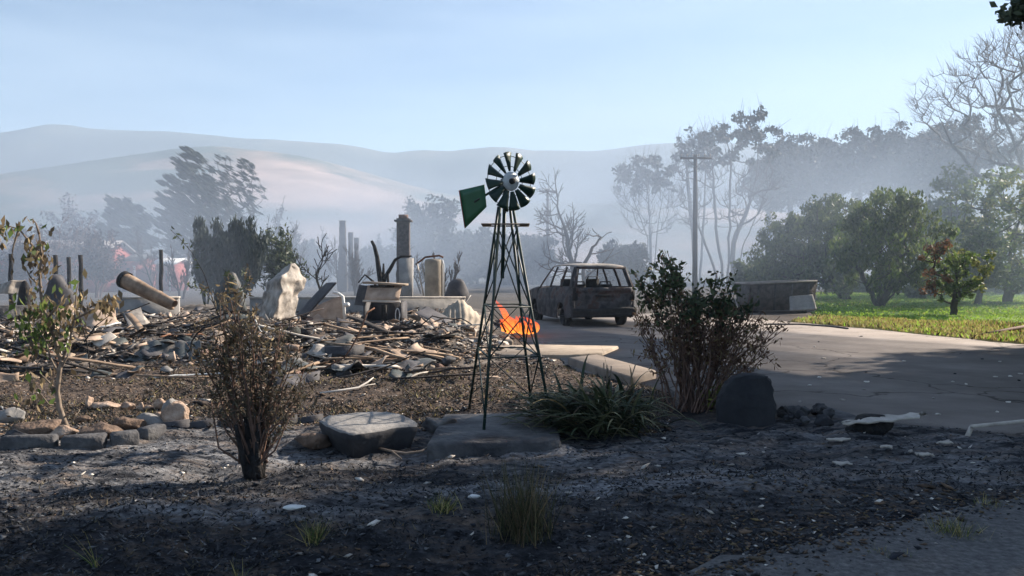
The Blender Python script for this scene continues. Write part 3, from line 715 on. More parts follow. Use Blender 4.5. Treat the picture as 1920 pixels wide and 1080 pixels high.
# concrete slab, kerb block, path pieces near the bush
def block(name, label, cat, pts, z0, z1, mat, bev=.02):
    m = MB(); n = len(pts); m.add([(p[0], p[1], z1) for p in pts] + [(p[0], p[1], z0) for p in pts], [tuple(range(n))] + [(i, i + n, (i + 1) % n + n, (i + 1) % n) for i in range(n)])
    o = m.build(name, mat); o.modifiers.new('soft', 'BEVEL').width = bev; return tag(o, label, cat)
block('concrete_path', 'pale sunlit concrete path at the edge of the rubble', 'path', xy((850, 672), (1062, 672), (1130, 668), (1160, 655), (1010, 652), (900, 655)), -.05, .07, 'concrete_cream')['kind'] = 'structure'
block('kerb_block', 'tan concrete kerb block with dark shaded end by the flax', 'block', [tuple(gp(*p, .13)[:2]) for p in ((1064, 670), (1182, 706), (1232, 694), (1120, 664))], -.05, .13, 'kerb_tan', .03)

# ------------------------------------------------------------------ ruin: mound and big pieces
gxr = np.arange(-22, 2.2, .09); gyr = np.concatenate([np.arange(12.6, 24, .1), np.arange(24, 37, .3)])
X, Y = np.meshgrid(gxr, gyr); H = mound(X, Y)
Zm = terrain(X, Y) + np.where(H > .012, H, -.06)
struct(MB().grid(np.stack([X, Y, Zm], -1)).build('rubble', 'ash_mound', smooth=True), 'heap of grey ash, plaster and charred rubble of the burnt house', 'stuff')

def crumple(P, amp, seed, sc=2.5):
    P = np.asarray(P, float).copy(); r = np.random.default_rng(seed).uniform(0, 40, 3)
    sh = P.shape; Q = P.reshape(-1, 3)
    for q in Q:
        v = mnoise.noise_vector(Vector(q * sc + r)); q += np.array(v) * amp
    return Q.reshape(sh)
def quadsheet(name, label, cat, corners, mat, seed, amp=.05, thick=.006, nu=14, nv=14, group=None, fold=None, sc=2.5):
    """corners: four world points in order; optional fold = (u position, offset vector)"""
    c = [np.array(p, float) for p in corners]; base = np.array([np.mean([p[0] for p in c]), np.mean([p[1] for p in c]), min(p[2] for p in c)])
    P = []
    for v in np.linspace(0, 1, nv):
        row = []
        for u in np.linspace(0, 1, nu):
            p = (c[0] * (1 - u) + c[1] * u) * (1 - v) + (c[3] * (1 - u) + c[2] * u) * v
            if fold is not None: p = p + np.array(fold[1]) * max(0, 1 - abs(u - fold[0]) / (fold[0] if u < fold[0] else 1 - fold[0]))
            row.append(p - base)
        P.append(row)
    o = MB().grid(crumple(P, amp, seed, sc), thick=thick).build(name, mat, None, base, smooth=False)
    return tag(o, label, cat, group)


def colsheet(name, label, cat, cols, mat, seed, amp=.04, thick=.007, n=16, sub=7, sc=3.0, group=None):
    """cols: polylines of (px, py, depth) from bottom to top, one per crease"""
    C = []
    for c in cols:
        p = np.array([at(*q)[:] for q in c]); t = np.linspace(0, 1, len(p)); tt = np.linspace(0, 1, n)
        C.append(np.stack([np.interp(tt, t, p[:, k]) for k in range(3)], -1))
    G = []
    for a, b in zip(C[:-1], C[1:]):
        for s in np.linspace(0, 1, sub)[:-1]: G.append(a + (b - a) * s)
    G.append(C[-1]); G = np.array(G); base = np.array([G[..., 0].mean(), G[..., 1].mean(), G[..., 2].min()])
    return tag(MB().grid(crumple(G - base, amp, seed, sc), thick=thick).build(name, mat, None, base), label, cat, group)
colsheet('roofing_sheet', 'tall crumpled pale metal sheet standing folded in the rubble', 'metal sheet',
    [[(486, 597, 19.8), (492, 560, 19.8), (500, 528, 19.8), (545, 497, 19.8)], [(514, 598, 18.7), (523, 560, 18.75), (528, 522, 18.9), (549, 494, 19.4)], [(549, 598, 19.5), (560, 552, 19.6), (579, 527, 19.8), (553, 495, 19.6)]], 'ash_sheet', 3, .075, n=30, sub=14, sc=5.5)
colsheet('charred_board', 'dark flat panel leaning to the right behind crumpled beige sheet', 'panel',
    [[(574, 594, 20.6), (604, 562, 20.6), (632, 531, 20.6)], [(556, 592, 21), (590, 555, 21), (613, 531, 21)]], 'dark_sheet', 5, .012, .03)
colsheet('crumpled_sheet', 'crumpled beige wall sheet below the dark leaning panel', 'metal sheet',
    [[(576, 598, 20.2), (590, 578, 20.3), (606, 566, 20.3)], [(612, 600, 20), (618, 575, 20.1), (628, 558, 20.2)], [(643, 600, 20.1), (644, 572, 20.2), (646, 553, 20.3)]], 'tan_sheet', 6, .04)
pp = MB(); pp.tube([at(646, 602, 19.9), at(645, 575, 19.9), at(643, 556, 19.9), at(634, 550, 19.9), at(626, 548, 20)], .035, 8)
pp.tube([at(646, 572, 19.9), at(653, 571, 19.8)], .05, 8); tag(pp.build('bent_pipe', 'white_paint'), 'white bent pipe standing at the edge of the beige sheet', 'pipe')

# low foundation wall with a pale cap
def low_wall(name, label, pa, pb, d0, d1, ytop, mat, capm=True):
    A = at(pa, ytop, d0); B = at(pb, ytop, d1); root = thing(name, label, 'wall', ((A.x + B.x) / 2, (A.y + B.y) / 2, 0))
    o = Vector(root.location); dv = (B - A); dv.z = 0; q = dv.to_track_quat('X', 'Z').to_matrix(); c = (A + B) / 2
    MB().box((0, 0, c.z / 2 - .04), (dv.length, .18, c.z), q).build('wall_face', mat, root)
    if capm: MB().box((0, -.0, c.z - .012), (dv.length + .02, .23, .05), q).build('cap', 'plank_pale', root)
low_wall('foundation_wall', 'grey concrete foundation wall with thin white cap behind the cabinet', 470, 872, 24.5, 24.5, 557, 'concrete')
low_wall('foundation_wall', 'grey foundation wall with thin white cap behind the toppled log', 196, 336, 23.5, 23.8, 557, 'concrete')
low_wall('foundation_wall', 'low grey wall cut off by the left frame edge', -60, 62, 21, 21.5, 570, 'concrete_dark', False)

def cabinet():
    d = 20.5; P = at(717, 600, d); root = thing('burnt_cabinet', 'burnt square cabinet with dark open front and pinkish sloping top panel', 'cabinet', (P.x, P.y, TM(P.x, P.y)), R(-6))
    W_, Hh = .9, .52
    m = MB()
    for s in (-1, 1): m.box((s * W_ / 2, .3, Hh / 2 - .1), (.04, .62, Hh + .2))
    m.box((0, .6, Hh / 2 - .1), (W_ - .05, .04, Hh + .2)); m.box((0, .3, .02), (W_ - .05, .56, .04)); m.build('carcass', 'dark_sheet', root)
    MB().grid([[( -W_ / 2 + .03 + (W_ - .06) * u, -.06 + .3 * v, Hh + .03 + .34 * v) for u in np.linspace(0, 1, 6)] for v in np.linspace(0, 1, 5)], thick=.03).build('front_panel', 'tan_sheet', root)
    MB().box((-.05, .23, Hh + .36), (.6, .12, .07)).build('slot', 'burnt_dark', root)
    MB().box((0, .33, Hh + .43), (W_ + .12, .5, .05), Matrix.Rotation(R(3), 3, 'Y')).build('top', 'concrete_cream', root)
    MB().bar((-.46, -.08, Hh + .02), (.46, -.08, Hh + .0), .04, .05).build('ledge', 'plank_pale', root)
    MB().box((.02, .1, .24), (.12, .06, .4)).build('inner_bar', 'burnt_dark', root)
    ring = [(.38 + .05 * math.cos(t), -.03, .2 + .16 * math.sin(t)) for t in np.linspace(0, 2 * math.pi, 20)]
    MB().tube(ring, .014, 5, cap=False).build('hanging_ring', 'galvanised', root)
cabinet()
colsheet('charred_board', 'dark charred board behind the left side of the cabinet', 'panel', [[(664, 572, 22.6), (673, 533, 22.6)], [(706, 574, 22.4), (706, 537, 22.4)]], 'dark_sheet', 9, .02, .04)

# hot water tank with its leaning frame
def tank():
    d = 25.8; P = at(813, 530, d); root = thing('water_tank', 'cream upright water tank with bent frame standing in the ruin', 'water tank', (P.x, P.y, .55))
    h = hz(486, d) - .55
    MB().lathe([(0, 0), (.25, 0), (.265, .03), (.268, h - .08), (.25, h - .02), (.16, h + .01), (0, h + .02)], 24).build('cylinder', 'plaster', root, smooth=True)
    MB().box((0, 0, -.3), (.6, .6, .6)).build('plinth', 'concrete_dark', root)
    MB().tube([(.29, -.05, .2), (.3, -.06, h - .15), (.26, -.05, h - .02)], .028, 6).build('side_pipe', 'white_paint', root)
    MB().tube([(-.55, .1, h - .16), (-.25, .0, h + .06), (.18, -.05, h + .11), (.3, -.05, h + .05)], .03, 6).build('bent_strap', 'rust', root)
    for x in (-.5, -.36): MB().bar((x, .05, h - .12), (x + .2, -.05, .25), .05, .02).build('strut', 'plank_pale', root)
tank()
for k, (a, b, lb) in enumerate((((756, 484), (748, 552), 'short pale pier below the tall brick chimney'),)):
    m = MB(); A = at(749, 530, 38); B = at(774, 484, 38); m.box(((A.x + B.x) / 2, 38, (B.z) / 2), (B.x - A.x, .5, B.z), jit=.015, rng=np.random.default_rng(3))
    tag(m.build('masonry_pier', 'concrete'), lb, 'pier')
def chimney(px0, px1, ytop, d, label, cap=True, mat='brick'):
    A = at(px0, ytop, d); B = at(px1, ytop, d); wd = B.x - A.x; root = thing('chimney', label, 'chimney', ((A.x + B.x) / 2, d, 0))
    r = np.random.default_rng(int(px0)); m = MB(); n = 16
    rows = []
    for k in range(n + 1):
        z = A.z * k / n; s = wd / 2 * (1.12 if k < 6 else 1) * (1 + r.normal(0, .025 if cap else .06)) * (1 if cap else 1.1 - .25 * k / n); rows.append([(-s, -s, z), (s, -s, z), (s, s, z), (-s, s, z), (-s, -s, z)])
    m.grid(np.array(rows)); m.box((0, 0, A.z - .01), (wd * .98, wd * .98, .04)); m.build('stack', mat, root)
    if cap:
        MB().box((0, 0, A.z - .12), (wd * 1.35, wd * 1.35, .1)).build('cap', 'concrete_dark', root)
        MB().box((0, 0, A.z + .1), (wd * .7, wd * .7, .22)).build('pot', 'brick', root)
chimney(745, 768, 410, 46, 'tall free-standing brick chimney with capped top', True, 'soot_brick')
chimney(636, 649, 414, 60, 'slender charred chimney column, leftmost of the three', False, 'soot_brick')
chimney(653, 662, 436, 62, 'shorter charred column in the middle of three', False, 'soot_brick')
chimney(664, 673, 446, 63, 'lowest charred column, rightmost of three', False, 'soot_brick')

def log():
    d = 20.4; a = at(232, 524, d); b = at(328, 570, d - .6); dv = b - a; n = 14
    pts = [a + dv * t for t in np.linspace(0, 1.0, n)]; r = np.random.default_rng(3)
    o = Vector((a.x, a.y, a.z)); root = thing('toppled_log', 'big tan log lying aslant with charred hollow end up', 'log', o)
    MB().tube([p - o for p in pts], [.19 - .1 * t + r.normal(0, .004) for t in np.linspace(0, 1, n)], 16, cap=False).build('trunk', 'plank_tan', root, smooth=True)
    u = dv.normalized(); M = Matrix.Translation(-u * .012) @ (-u).to_track_quat('Z', 'Y').to_matrix().to_4x4()
    MB().lathe([(.205, -.12), (.212, 0), (.17, .02), (.13, -.02), (.1, -.14), (0, -.16)], 18, M).build('charred_end', 'burnt_dark', root)
    MB().bar((.0, .05, -.17), dv * .92 + Vector((0, .1, -.14)), .12, .1).build('split_limb', 'plank_tan', root)
log()

# roof iron and sheets lying about
def iron(label, corners, seed, amp=.08, mat='roof_iron', corr=.012, group=None, name='roofing_iron'):
    """corrugated sheet: four (px, py, z) ground corners"""
    c = [np.array(gp(a, b, z)[:]) for a, b, z in corners]; base = np.mean(c, 0); nu, nv = 60, 16; P = []
    for v in np.linspace(0, 1, nv):
        row = []
        for u in np.linspace(0, 1, nu):
            p = (c[0] * (1 - u) + c[1] * u) * (1 - v) + (c[3] * (1 - u) + c[2] * u) * v; p = p + [0, 0, corr * math.sin(u * 70)]; row.append(p - base)
        P.append(row)
    return tag(MB().grid(crumple(np.array(P), amp, seed, 1.3), thick=.005).build(name, mat, None, base), label, 'roofing iron', group)
iron('long dark buckled roofing sheet along the front of the rubble', [(478, 672, .02), (800, 676, .0), (790, 640, .3), (500, 632, .34)], 2, .1)
iron('dark roofing sheet lying flat at left behind the sapling', [(128, 676, .05), (380, 682, .03), (372, 640, .35), (150, 636, .3)], 3, .1)
iron('tan roofing sheet bent over below the long battens', [(700, 640, .3), (860, 672, .04), (850, 640, .2), (720, 612, .4)], 5, .08, 'tan_sheet')
def arch():
    root_c = at(870, 616, 20.8); P = []
    for u in np.linspace(0, 1, 50):
        x0, z0 = [(818, 600), (840, 572), (868, 562), (902, 590), (925, 606)], None
        t = u * 4; i = min(3, int(t)); f = t - i; px = x0[i][0] * (1 - f) + x0[i + 1][0] * f; py = x0[i][1] * (1 - f) + x0[i + 1][1] * f
        a = at(px, py, 21.6); b = at(px * .97 + 26, 626, 20.2); P.append([a + (b - a) * v + Vector((0, -.05 * math.sin(math.pi * v), .02 * math.sin(u * 75))) for v in np.linspace(0, 1, 10)])
    P = np.array([[p[:] for p in r] for r in P]); base = P.mean((0, 1)); tag(MB().grid(crumple(P - base, .06, 9, 2), thick=.005).build('roofing_iron', 'plaster', None, base), 'curved beige corrugated sheet slumped left of the windmill', 'roofing iron')
arch()
quad = lambda *a: [gp(*p) for p in a]
colsheet('crumpled_sheet', 'pale crumpled sheet bulging up at the far left', 'metal sheet', [[(-30, 552, 24), (-10, 534, 24)], [(10, 552, 23.4), (20, 526, 23.4)], [(52, 552, 23.8), (46, 524, 23.8)]], 'ash_sheet', 12, .08)
colsheet('crumpled_sheet', 'sunlit beige crumpled panel below the left foundation wall', 'metal sheet', [[(80, 612, 18.4), (84, 575, 18.8)], [(108, 620, 18), (112, 578, 18.5)], [(150, 610, 18.2), (140, 572, 18.8)]], 'tan_sheet', 13, .08)
colsheet('crumpled_sheet', 'sunlit orange tan panel beside the yellow leaves', 'metal sheet', [[(150, 612, 18.2), (146, 574, 18.8)], [(180, 616, 17.8), (176, 582, 18.4)], [(222, 604, 18.2), (214, 570, 18.8)]], 'tan_sheet', 14, .07)
colsheet('white_board', 'white board slanting up at the left frame edge', 'board', [[(-20, 668, 15.5), (-16, 640, 15.7)], [(34, 628, 16), (30, 618, 16.2)]], 'plank_pale', 15, .02, .03)
# tent-shaped pale board with dark box at the front edge of the rubble
colsheet('folded_board', 'pale tan board bent over a dark box at the rubble edge', 'board', [[(546, 680, 14.4), (560, 672, 14.9)], [(608, 664, 14.3), (618, 655, 14.8)], [(690, 650, 14.6), (676, 643, 15.0)]], 'tan_sheet', 16, .025, .02)
bx = gp(640, 686); bm_ = MB().box((0, 0, .13), (.62, .4, .28), Matrix.Rotation(R(12), 3, 'Z'), jit=.02, rng=np.random.default_rng(6)); tag(bm_.build('box', 'dark_sheet', None, (bx.x, bx.y + .25, T(bx.x, bx.y))), 'dark open box beneath the bent tan board', 'box')
def blob(name, label, cat, px0, px1, ytop, ybase, d, mat, seed, amp=.12):
    A = at(px0, ybase, d); B = at(px1, ytop, d); cx = (A.x + B.x) / 2; W_ = (B.x - A.x) / 2; z0 = min(A.z, TM(cx, d)) - .05; Hh = B.z - z0
    P = [[(W_ * math.cos(t) * math.cos(f), .8 * W_ * math.sin(t) * math.cos(f), Hh * math.sin(f)) for t in np.linspace(0, 2 * math.pi, 26)] for f in np.linspace(0, math.pi / 2 * .98, 10)]
    P = crumple(P, amp, seed, 2.2); P[:, -1] = P[:, 0]
    return tag(MB().grid(P, thick=.01).build(name, mat, None, (cx, d, z0)), label, cat)
blob('slumped_sheet', 'bluish dark slumped sheet heap at left behind the rubble', 'metal sheet', 80, 138, 514, 552, 24, 'dark_sheet', 3)
blob('slumped_sheet', 'grey crumpled sheet mound between dark shrubs and toppled log', 'metal sheet', 404, 458, 510, 545, 25, 'roof_iron', 5, .15)
blob('slumped_sheet', 'dark low heap right of the water tank', 'metal sheet', 835, 880, 524, 560, 27, 'dark_sheet', 7, .15)
blob('burnt_barrel', 'dark rounded barrel-like lump at far left', 'barrel', 32, 62, 526, 566, 22, 'burnt_dark', 8, .04)

def sway_path(r, p, L):
    p = np.array(p, float); d = np.array([r.normal(), r.normal() * .6, abs(r.normal()) * .5]); d /= np.linalg.norm(d); out = [p.copy()]; zb = p[2]
    for j in range(9):
        d = d + r.normal(0, .28, 3) + [0, 0, -.09]; d /= np.linalg.norm(d); p = p + d * L / 9; p[2] = max(p[2], zb); out.append(p.copy())
    return out
# planks, battens, blocks and sheets scattered over the heap
rs = np.random.default_rng(12)
def plank(a, b, w_, h_, mat, label, group, name='plank'):
    a = Vector(a); b = Vector(b); c = (a + b) / 2; d_ = b - a; q = d_.to_track_quat('Y', 'Z').to_matrix()
    n = 5; m = MB(); P = []
    for i in range(n):
        t = i / (n - 1) - .5; p = np.array([0, d_.length * t, 0]) + rs.normal(0, .008, 3)
        for sx, sz in ((-1, -1), (1, -1), (1, 1), (-1, 1)): P.append(p + [sx * w_ / 2 * rs.uniform(.85, 1.1), 0 if 0 < i < n - 1 else rs.normal(0, w_ * .35), sz * h_ / 2])
    P = np.array(P) @ np.array(q).T; fs = []
    for i in range(n - 1):
        for j in range(4): fs.append((i * 4 + j, i * 4 + (j + 1) % 4, i * 4 + 4 + (j + 1) % 4, i * 4 + 4 + j))
    fs += [(3, 2, 1, 0), (n * 4 - 4, n * 4 - 3, n * 4 - 2, n * 4 - 1)]
    return tag(m.add(P, fs).build(name, mat, None, c), label, 'plank', group)
# fan of long battens sliding down to the right
for i in range(15):
    t = i / 14; a = gp(rs.uniform(575, 660), rs.uniform(590, 628), .5); b = gp(rs.uniform(760, 868), rs.uniform(636, 664), .22)
    a.z = TM(a.x, a.y) + .1 + .1 * rs.random(); b.z = TM(b.x, b.y) + .04 + .06 * rs.random()
    plank(a, b, rs.uniform(.035, .085), rs.uniform(.02, .04), ['plank_tan', 'plank_tan', 'plank_char'][i % 3], 'long scorched batten fanned out across the middle of the rubble', 'long battens across the rubble')
for i in range(84):
    px = rs.uniform(-20, 880); py = rs.uniform(600, 676); c = gp(px, py, .3); L = rs.uniform(.35, 1.5); an = rs.normal(0, .7); z = TM(c.x, c.y)
    dv = Vector((math.cos(an), math.sin(an), rs.normal(.05, .16))) * L / 2; c.z = z + abs(dv.z) + .03
    plank(c - dv, c + dv, rs.uniform(.03, .09) if i % 3 else rs.uniform(.1, .22), rs.uniform(.012, .035), (['plank_tan', 'plank_char', 'plank_char', 'plank_pale'] if px > 470 else ['plank_char', 'bark_burnt', 'plank_char', 'plank_tan'])[i % 4], 'short broken plank strewn over the ash heap', 'broken planks strewn over the heap')
for i in range(120):
    px = rs.uniform(-20, 900); py = rs.uniform(596, 678); c = gp(px, py, .3); s = .18 + .7 * rs.random() ** 2.2; z = TM(c.x, c.y) + .02
    tl = Matrix.Rotation(rs.uniform(0, 6.3), 3, 'Z') @ Matrix.Rotation(rs.normal(0, .28), 3, 'X') @ Matrix.Rotation(rs.normal(0, .2), 3, 'Y')
    P = [[np.array(tl @ Vector((s * u, s * .7 * v, 0)))[:] for u in np.linspace(-.5, .5, 7)] for v in np.linspace(-.5, .5, 7)]
    tag(MB().grid(crumple(P, .05 + .12 * s, i, 3.5), thick=.007).build('wallboard_scrap', (['tan_sheet', 'tan_sheet', 'dark_sheet', 'roof_iron', 'ash_sheet'] if px > 470 or px < 90 else ['dark_sheet', 'roof_iron', 'tan_sheet', 'dark_sheet', 'roof_iron'])[i % 5], None, (c.x, c.y, z + .03)), 'crumpled scrap of wallboard lying on the rubble', 'scrap board', 'wallboard scraps on the rubble')
for i in range(60):
    px = rs.uniform(-20, 1040); py = rs.uniform(604, 686) if px < 880 else rs.uniform(628, 668); c = gp(px, py, .2); s = rs.uniform(.08, .24)
    rock('masonry_lump', 'rough broken lump of masonry among the rubble', 'masonry', (c.x, c.y, TM(c.x, c.y)), (s * 1.3, s, s * .75), ['stone_tan', 'stone_grey', 'concrete_dark', 'concrete_cream', 'brick'][i % 5], 400 + i, rz=rs.uniform(0, 6), sink=.25, group='broken masonry lumps in the rubble', cuts=11)
for i in range(26):
    px = rs.uniform(60, 900); py = rs.uniform(590, 670); c = gp(px, py, .3); z = TM(c.x, c.y); q = sway_path(rs, (c.x, c.y, z + .03), rs.uniform(.5, 1.6))
    o = MB().tube([p - np.array([c.x, c.y, z]) for p in q], rs.uniform(.008, .022), 5).build('bent_wire', ['rust', 'galvanised', 'chip_pale', 'bark_burnt'][i % 4], None, (c.x, c.y, z)); tag(o, 'bent length of wire or pipe curling out of the rubble', 'wire', 'bent wires and pipes in the rubble')
# charred posts standing behind the ruin at left
for i, (px, yt, yb, d, lb) in enumerate(((105, 478, 530, 30, 'charred post, leftmost before the red building'), (129, 482, 530, 31, 'charred post second from left before the red building'), (151, 478, 532, 30, 'charred post right of the pair before the red building'), (302, 468, 535, 32, 'tall charred post between toppled log and dark shrubs'), (20, 476, 540, 29, 'charred post at the left edge by the red wall'))):
    A = at(px, yt, d); B = at(px, yb, d); r = np.random.default_rng(i); m = MB(); n = 7
    m.tube([(r.normal(0, .012), r.normal(0, .012), A.z * t) for t in np.linspace(0, 1, n)], [.075 + r.normal(0, .006) for _ in range(n)], 8)
    tag(m.build('charred_post', 'bark_burnt', None, (A.x, d, 0)), lb, 'post', 'charred posts behind the ruin')

# flames
def fire():
    P = gp(974, 622, .12); root = thing('fire', 'small orange fire burning in the rubble beside the car', 'fire', (P.x, P.y, .12))
    r = np.random.default_rng(6); k = P.y / F
    for i in range(24):
        x = (-26 + 2.4 * i + r.normal(0, 2)) * k; h = (25 + 13 * math.sin(i * 2.1) - .4 * i + (24 if 0 < i < 3 else 0)) * k; m = MB(); pts = []; n = 9; ph = r.uniform(0, 6)
        for t in np.linspace(0, 1, n): pts.append((x - .2 * t * t + .05 * math.sin(ph + t * 6), .15 * math.sin(i * 1.7) + r.normal(0, .02), h * t))
        m.tube(pts, [.075 * math.sin(math.pi * (.25 + .75 * t)) ** .8 + .004 for t in np.linspace(0, 1, n)], 8, flat=.6); m.build('flame', 'flame', root, smooth=True)
    for i in range(9):
        x = r.uniform(-26, 30) * k; MB().tube([(x, -.1, 0), (x + r.normal(0, .05), -.14, r.uniform(.2, .4))], .025, 6).build('charred_stick', 'bark_burnt', root)
fire()

# front details: planks, sticks and rubble by the driveway
a, b = gp(1584, 792, .16), gp(1728, 776, .2)
m = MB(); rs2 = np.random.default_rng(9); q = []
for u in np.linspace(0, 1, 12):
    c = a + (b - a) * u; wd = .025 + .075 * math.sin(math.pi * u) ** .5 + .02 * math.sin(u * 37); q.append([c + Vector((.03 * math.sin(s * 5 + u * 9), s * wd, .01 * math.sin(u * 21 + s))) for s in np.linspace(-1, 1, 6)])
q = np.array([[p[:] for p in r] for r in q]); base = q.mean((0, 1)); tag(MB().grid(crumple(q - base, .02, 4, 13), thick=.018).build('splintered_plank', 'plank_pale', None, base), 'splintered pale plank resting on dark rubble by the driveway', 'plank')
p = gp(1645, 822); rock('log_stump', 'dark charred log under the splintered plank', 'log', (p.x, p.y + .15, T(p.x, p.y)), (.52, .3, .22), 'bark_burnt', 33, cuts=5)
colsheet('kerb_chunk', 'broken dark slab sloping by the driveway edge', 'slab', [[(1540, 778, 9.3), (1552, 762, 9.6)], [(1612, 806, 8.6), (1640, 790, 8.9)]], 'concrete_dark', 20, .01, .08)
m = MB(); m.bar(gp(1822, 800, .12), gp(1985, 783, .12), .035, .03); m.bar(gp(1822, 800, .11), gp(1812, 822, .0), .035, .03); tag(m.build('bent_batten', 'plank_pale'), 'thin pale bent batten at the right edge of the driveway', 'batten')
for i, (px, py, wp, hp, lb) in enumerate(((1733, 862, 38, 11, 'white flat chip right of the pale scraps'), (1572, 836, 56, 9, 'long pale sliver below the splintered plank'), (1580, 873, 44, 11, 'pale scrap on brown litter'), (1662, 852, 26, 6, 'small white scrap between sliver and flat chip'), (1772, 842, 40, 7, 'thin white strip before the dark bank'))):
    p = gp(px, py); k = p.y / F; r_ = np.random.default_rng(500 + i); L_ = wp * k * .72; V_ = crumple([[(L_ * (u + r_.normal(0, .05)), (.03 + .02 * r_.random()) * v * (1 - .6 * abs(u)), .006 * r_.normal()) for u in np.linspace(-.5, .5, 7)] for v in (-1, -.3, .4, 1)], .007, 500 + i, 8); tag(MB().grid(V_, thick=.014).build('broken_scrap', 'plank_pale', None, (p.x, p.y, T(p.x, p.y) + .025), r_.normal(0, .25)), lb, 'scrap', 'pale scraps on the burnt verge')
for i, (px, py, lb) in enumerate(((552, 984, 'oval white lid on charred ground at lower left of centre'), (888, 946, 'small white chip left of the grass tuft'))):
    p = gp(px, py); k = p.y / F; rock('white_chip', lb, 'scrap', (p.x, p.y, T(p.x, p.y) + .015), ((44, 26)[i] * k, (.08, .05)[i], .03), 'white_paint', 520 + i, cuts=4, sink=.1)
st = MB(); pts = [gp(600, 737, .03), gp(640, 732, .05), gp(672, 727, .06), gp(690, 716, .12), gp(700, 708, .16)]; st.tube(pts, [.012, .016, .016, .012, .006], 6); st.tube([pts[2], gp(690, 722, .05), gp(704, 720, .06)], .007, 5)
tag(st.build('dead_branch', 'chip_pale'), 'pale forked dead branch on brown ground behind the flat boulder', 'branch')
st = MB(); st.tube([gp(700, 838, .02), gp(735, 846, .05), gp(762, 850, .03), gp(790, 846, .06), (gp(800, 840, .04))], .01, 6); st.tube([gp(735, 846, .05), gp(752, 860, .02)], .008, 5)
tag(st.build('dead_branch', 'stem_tan'), 'curled dead twig in front of the flat boulder', 'branch')
rr = np.random.default_rng(77)
for i in range(26):
    px = rr.uniform(1462, 1560); py = rr.uniform(768, 806); p = gp(px, py); s = rr.uniform(.06, .16)
    rock('rubble_lump', 'dark jagged rubble lump beside the standing stone', 'rubble', (p.x, p.y, T(p.x, p.y) + .02), (s * 1.5, s, s * .9), ['burnt_dark', 'concrete_dark', 'stone_slate', 'concrete_dark'][i % 4], 600 + i, rz=rr.uniform(0, 6), sink=.1, group='rubble lumps beside the standing stone', cuts=18, rough=.3)
st = MB(); st.tube([gp(1838, 628, .06), gp(1880, 620, .1), gp(1990, 600, .25)], [.03, .04, .05], 6); tag(st.build('fallen_branch', 'stem_red'), 'long reddish fallen branch on the dry verge', 'branch')
st = MB(); st.tube([gp(1440, 608, .03), gp(1500, 608, .03), (gp(1560, 612, .03)), gp(1590, 616, .03)], .025, 6); tag(st.build('hose', 'dark_sheet'), 'dark hose along the far driveway edge', 'hose')

# ------------------------------------------------------------------ poles, bin, buildings
def pole(px, ytop, d, label, arm=True, armw=1.9):
    A = at(px, ytop, d); root = thing('utility_pole', label, 'utility pole', (A.x, d, 0))
    MB().tube([(0, 0, 0), (0, 0, A.z * .5), (0, 0, A.z)], [.17, .15, .11], 10).build('shaft', 'pole_wood', root)
    if arm:
        MB().box((0, -.14, A.z - .22), (armw, .12, .14)).build('crossarm', 'pole_wood', root)
        for x in np.linspace(-armw * .46, armw * .46, 6): MB().lathe([(0, .2), (.04, .18), (.06, .1), (.03, .05), (.03, 0)], 8, Matrix.Translation((x, -.14, A.z - .15))).build('insulator', 'concrete', root)
        for s in (-1, 1): MB().bar((s * .55, -.14, A.z - .25), (0, -.1, A.z - .8), .05, .03).build('arm_brace', 'pole_wood', root)
pole(1304, 290, 52, 'tall timber utility pole with crossarm in the smoke')
pole(1027, 354, 78, 'more distant utility pole behind the burnt car', True, 1.6)

def skip():
    d = 31; A, B = at(1404, 580, d), at(1530, 580, d); w_ = B.x - A.x; h = hz(533, d); root = thing('skip_bin', 'grey open skip bin with pale rim at the end of the driveway', 'skip bin', ((A.x + B.x) / 2, d + .9, 0), R(3))
    t = MB()
    for s in (-1, 1):
        t.grid([[(-w_ / 2 + w_ * u + (.1 if u < .5 else -.1) * (1 - v), s * (.72 + .15 * v), .1 + (h - .1) * v + .1 * u * v) for u in np.linspace(0, 1, 5)] for v in np.linspace(0, 1, 3)], thick=.04 * -s)
        t.grid([[(s * (w_ / 2 - .1 + .1 * v), -.72 - .15 * v + (1.44 + .3 * v) * u, .1 + (h - .1) * v + (.1 * v if s > 0 else 0)) for u in np.linspace(0, 1, 5)] for v in np.linspace(0, 1, 3)], thick=.04 * s)
    t.box((0, 0, .12), (w_ - .24, 1.4, .06)); t.build('tub', 'soot_brick', root)
    r = MB(); r.bar((-w_ / 2, -.89, h + .02), (w_ / 2, -.89, h + .12), .07, .06); r.bar((-w_ / 2, .89, h + .02), (w_ / 2, .89, h + .12), .07, .06); r.bar((w_ / 2 + .02, -.85, h + .12), (w_ / 2 + .02, .85, h + .12), .06, .06); r.bar((-w_ / 2 - .02, -.85, h + .02), (-w_ / 2 - .02, .85, h + .02), .06, .06); r.build('rim', 'concrete', root)
    for x in np.linspace(-.38, .38, 4): MB().bar((x * w_, -.76, .12), (x * w_, -.9, h), .06, .04).build('rib', 'concrete_dark', root)
    for s in (-1, 1): MB().box((s * w_ * .36, 0, .05), (.16, 1.3, .09)).build('skid', 'burnt_dark', root)
skip()
P = gp(1508, 588); d = P.y
colsheet('white_board', 'white board with bright upper edge leaning against the skip bin', 'board', [[(1481, 582, 29.6), (1481, 556, 29.9)], [(1532, 580, 29.6), (1524, 552, 29.9)]], 'concrete', 22, .01, .05)
